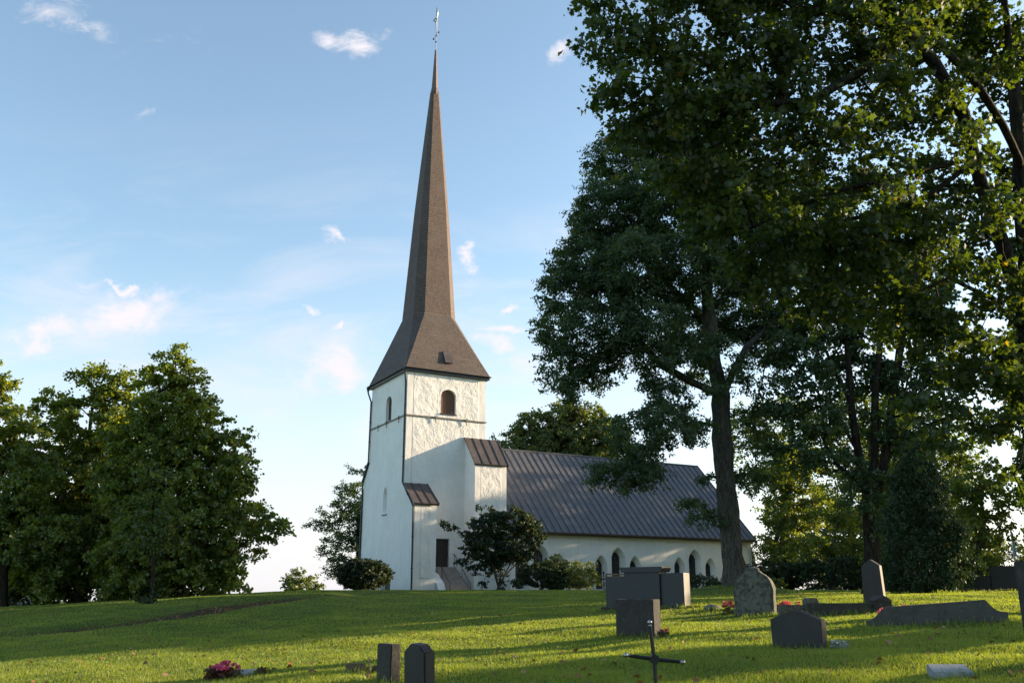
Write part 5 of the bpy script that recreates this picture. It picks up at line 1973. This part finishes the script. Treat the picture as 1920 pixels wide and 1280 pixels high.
flowers(1852, 1168, .30, .30, M['pink'], M['flower_leaf'], 'pink flowers at the right end of the long swept surround', 211, Yd=15.0, ya=19.6, n_leaf=50, n_fl=13, fs=.038)

# ------------------------------------------------------------------ trees outside the frame that shade the lawn and the nave


def plain_tree(x, y, h, r_, seed, label, leafm=None, lift=.25, dn=1.0):  # used for the trees whose shade falls into the picture
    z = Gs(x, y) - .1
    rr = random.Random(seed)
    bl = []
    k = 12
    for i in range(k):
        a = rr.uniform(0, 2 * PI)
        q = rr.uniform(.1, .5) * r_
        t = lift + (1 - lift) * (i + .5) / k
        s_ = r_ * (.62 if t < .75 else .42)
        bl.append((x + q * math.cos(a), y + q * math.sin(a), z + h * t * .93, s_, s_, s_ * .75, dn))
    sk = [[(x, y, z), (x, y, z + h * .35), (x + .2, y, z + h * .7), (x, y, z + h * .92)]]
    return make_tree('linden_tree', (x, y, z), sk, bl, leafm or M['linden_leaf'], M['bark'], label, 'tree', 'trees outside the frame on the right', seed=seed, spacing=1.2, n_per=260, rad=1.2, size=.28, r_base=.4, kind='quad')


OFF = [(29, 33.3, 17, 2.6, .42), (30, 37.2, 18, 3.2, .43), (31, 42.3, 18, 3.6, .42), (33.5, 48.6, 18, 3.0, .30), (44, 67, 25.5, 7, .08), (36.5, 56.5, 20, 3.6, .2), (45, 57.5, 20, 4.2, .2),
       (26, 35.6, 17, 2.6, .44), (26.5, 40.5, 18, 3.0, .43), (38, 47.0, 20, 3.4, .42), (16.5, 16.2, 8.5, 1.2, .22), (31, 20.8, 12, 1.6, .10), (33, 17.6, 13, 1.6, .15), (35, 15.2, 13, 1.6, .15)]
for i, (x_, y_, h_, r_, lf) in enumerate(OFF):
    plain_tree(x_, y_, h_, r_, 300 + i, 'broad leafed tree standing outside the right of the picture', lift=lf)

t_ = plain_tree(36.0, 83.0, 10.0, 3.4, 350, 'low dense tree added to shade the nave wall, far behind the dark conifer', lift=.05)  # added to block the sun streak on the nave wall, mostly hidden
t_['group'] = 'back row of tall trees'

# ------------------------------------------------------------------ grass blades and fallen leaves
def grass(name, n, y0, y1, h0, h1, w0, seed, label, dens_pow=1.45):
    r = np.random.default_rng(seed)
    u = r.random(n)
    # more blades near the camera
    y = (y0 ** (1 - dens_pow) + u * (y1 ** (1 - dens_pow) - y0 ** (1 - dens_pow))) ** (1 / (1 - dens_pow))
    x = (r.random(n) * 2 - 1) * (y * .62 + 2.5)
    cl_ = np.sin(x * 2.7 + 3 * np.sin(y * 1.1)) * np.sin(y * 2.3 + 2 * np.sin(x * .9))
    z = G(x, y)
    litr = sstep(path_d(x, y), .2, .5) * (1 - sstep(path_d(x, y), 1.5, 2.8)) * (y < 50)
    h = (h0 + (h1 - h0) * r.random(n) ** 1.5) * (1 + .35 * cl_) * (1 - .7 * litr)
    a = r.random(n) * 2 * PI
    wdt = w0 * (.6 + .8 * r.random(n)) * (y / 10.0) ** .55
    lean = r.normal(size=(n, 2)) * .45
    base = np.stack([x, y, z - .004], 1)
    side = np.stack([np.cos(a), np.sin(a), np.zeros(n)], 1) * wdt[:, None] * .5
    tip = base + np.stack([lean[:, 0] * h, lean[:, 1] * h, h], 1)
    V = np.stack([base - side, base + side, tip], 1).reshape(-1, 3)
    o = mesh_np(name, V, np.arange(n * 3), np.arange(n) * 3, np.full(n, 3), M['grass_blade'])
    return tag(o, label, 'grass', kind='stuff')


grass('grass', 1250000, 6.5, 55, .018, .052, .0085, 400, 'short green lawn grass over the churchyard')
# longer tufts left standing against the stones
r = np.random.default_rng(410)
tufts = []
for o in list(bpy.data.objects):
    if o.type == 'EMPTY' and o.parent is None and o.get('category') in ('gravestone', 'grave kerb', 'grave surround', 'boulder', 'broken kerb', 'grave plaque', 'flat gravestone'):
        ww = {'grave kerb': 1.2, 'grave surround': 1.4}.get(o['category'], .5)
        if o.name.startswith('family'): ww = 1.6
        if o['category'] in ('broken kerb', 'grave plaque', 'flat gravestone'): ww = .25
        k = int(420 * ww)
        a = (r.random(k) * 2 - 1) * ww
        b = np.where(r.random(k) < .5, -1, 1) * (.12 + np.abs(r.normal(size=k)) * .05) * (1.6 if o.name.startswith('family') else 1)
        c_, s_ = math.cos(o.rotation_euler[2]), math.sin(o.rotation_euler[2])
        tufts.append(np.stack([o.location.x + a * c_ - b * s_, o.location.y + a * s_ + b * c_], 1))
xy = np.concatenate(tufts)
for px in np.arange(1680, 1900, 1.0):
    pass
yy_ = 29.0 + r.normal(size=1600) * .5
xx_ = 11.5 + r.random(1600) * 5
xy = np.concatenate([xy, np.stack([xx_, yy_], 1)])
n = len(xy)
z = G(xy[:, 0], xy[:, 1])
h = .05 + .10 * r.random(n) ** 2
a = r.random(n) * 2 * PI
wdt = .007 * (xy[:, 1] / 10) ** .6
base = np.stack([xy[:, 0], xy[:, 1], z - .004], 1)
side = np.stack([np.cos(a), np.sin(a), np.zeros(n)], 1) * wdt[:, None]
tip = base + np.stack([r.normal(size=n) * .35 * h, r.normal(size=n) * .35 * h, h], 1)
V = np.stack([base - side, base + side, tip], 1).reshape(-1, 3)
o = mesh_np('grass_tufts', V, np.arange(n * 3), np.arange(n) * 3, np.full(n, 3), M['grass_blade'])
tag(o, 'longer grass left uncut around the feet of the stones', 'grass', kind='stuff')

n = 900
y = 8 + 34 * r.random(n) ** 1.3
x = (r.random(n) * 2 - 1) * y * .58
n2 = 1500
y2 = 22 + 23 * r.random(n2)
x2 = np.interp(y2, PATH[:, 1], PATH[:, 0]) - .15 - np.abs(r.normal(size=n2)) * 1.1
x = np.concatenate([x, x2]); y = np.concatenate([y, y2])
c = np.stack([x, y, G(x, y) + np.where(np.arange(len(x)) < n, .035, .022)], 1)
fl = leaves('fallen_leaves', c, 1, .01, .065, M['dry_leaf'], None, 'maple', 420, up=1.6)
tag(fl, 'scattered brown autumn leaves lying on the lawn and the sunken path', 'fallen leaves', kind='stuff')
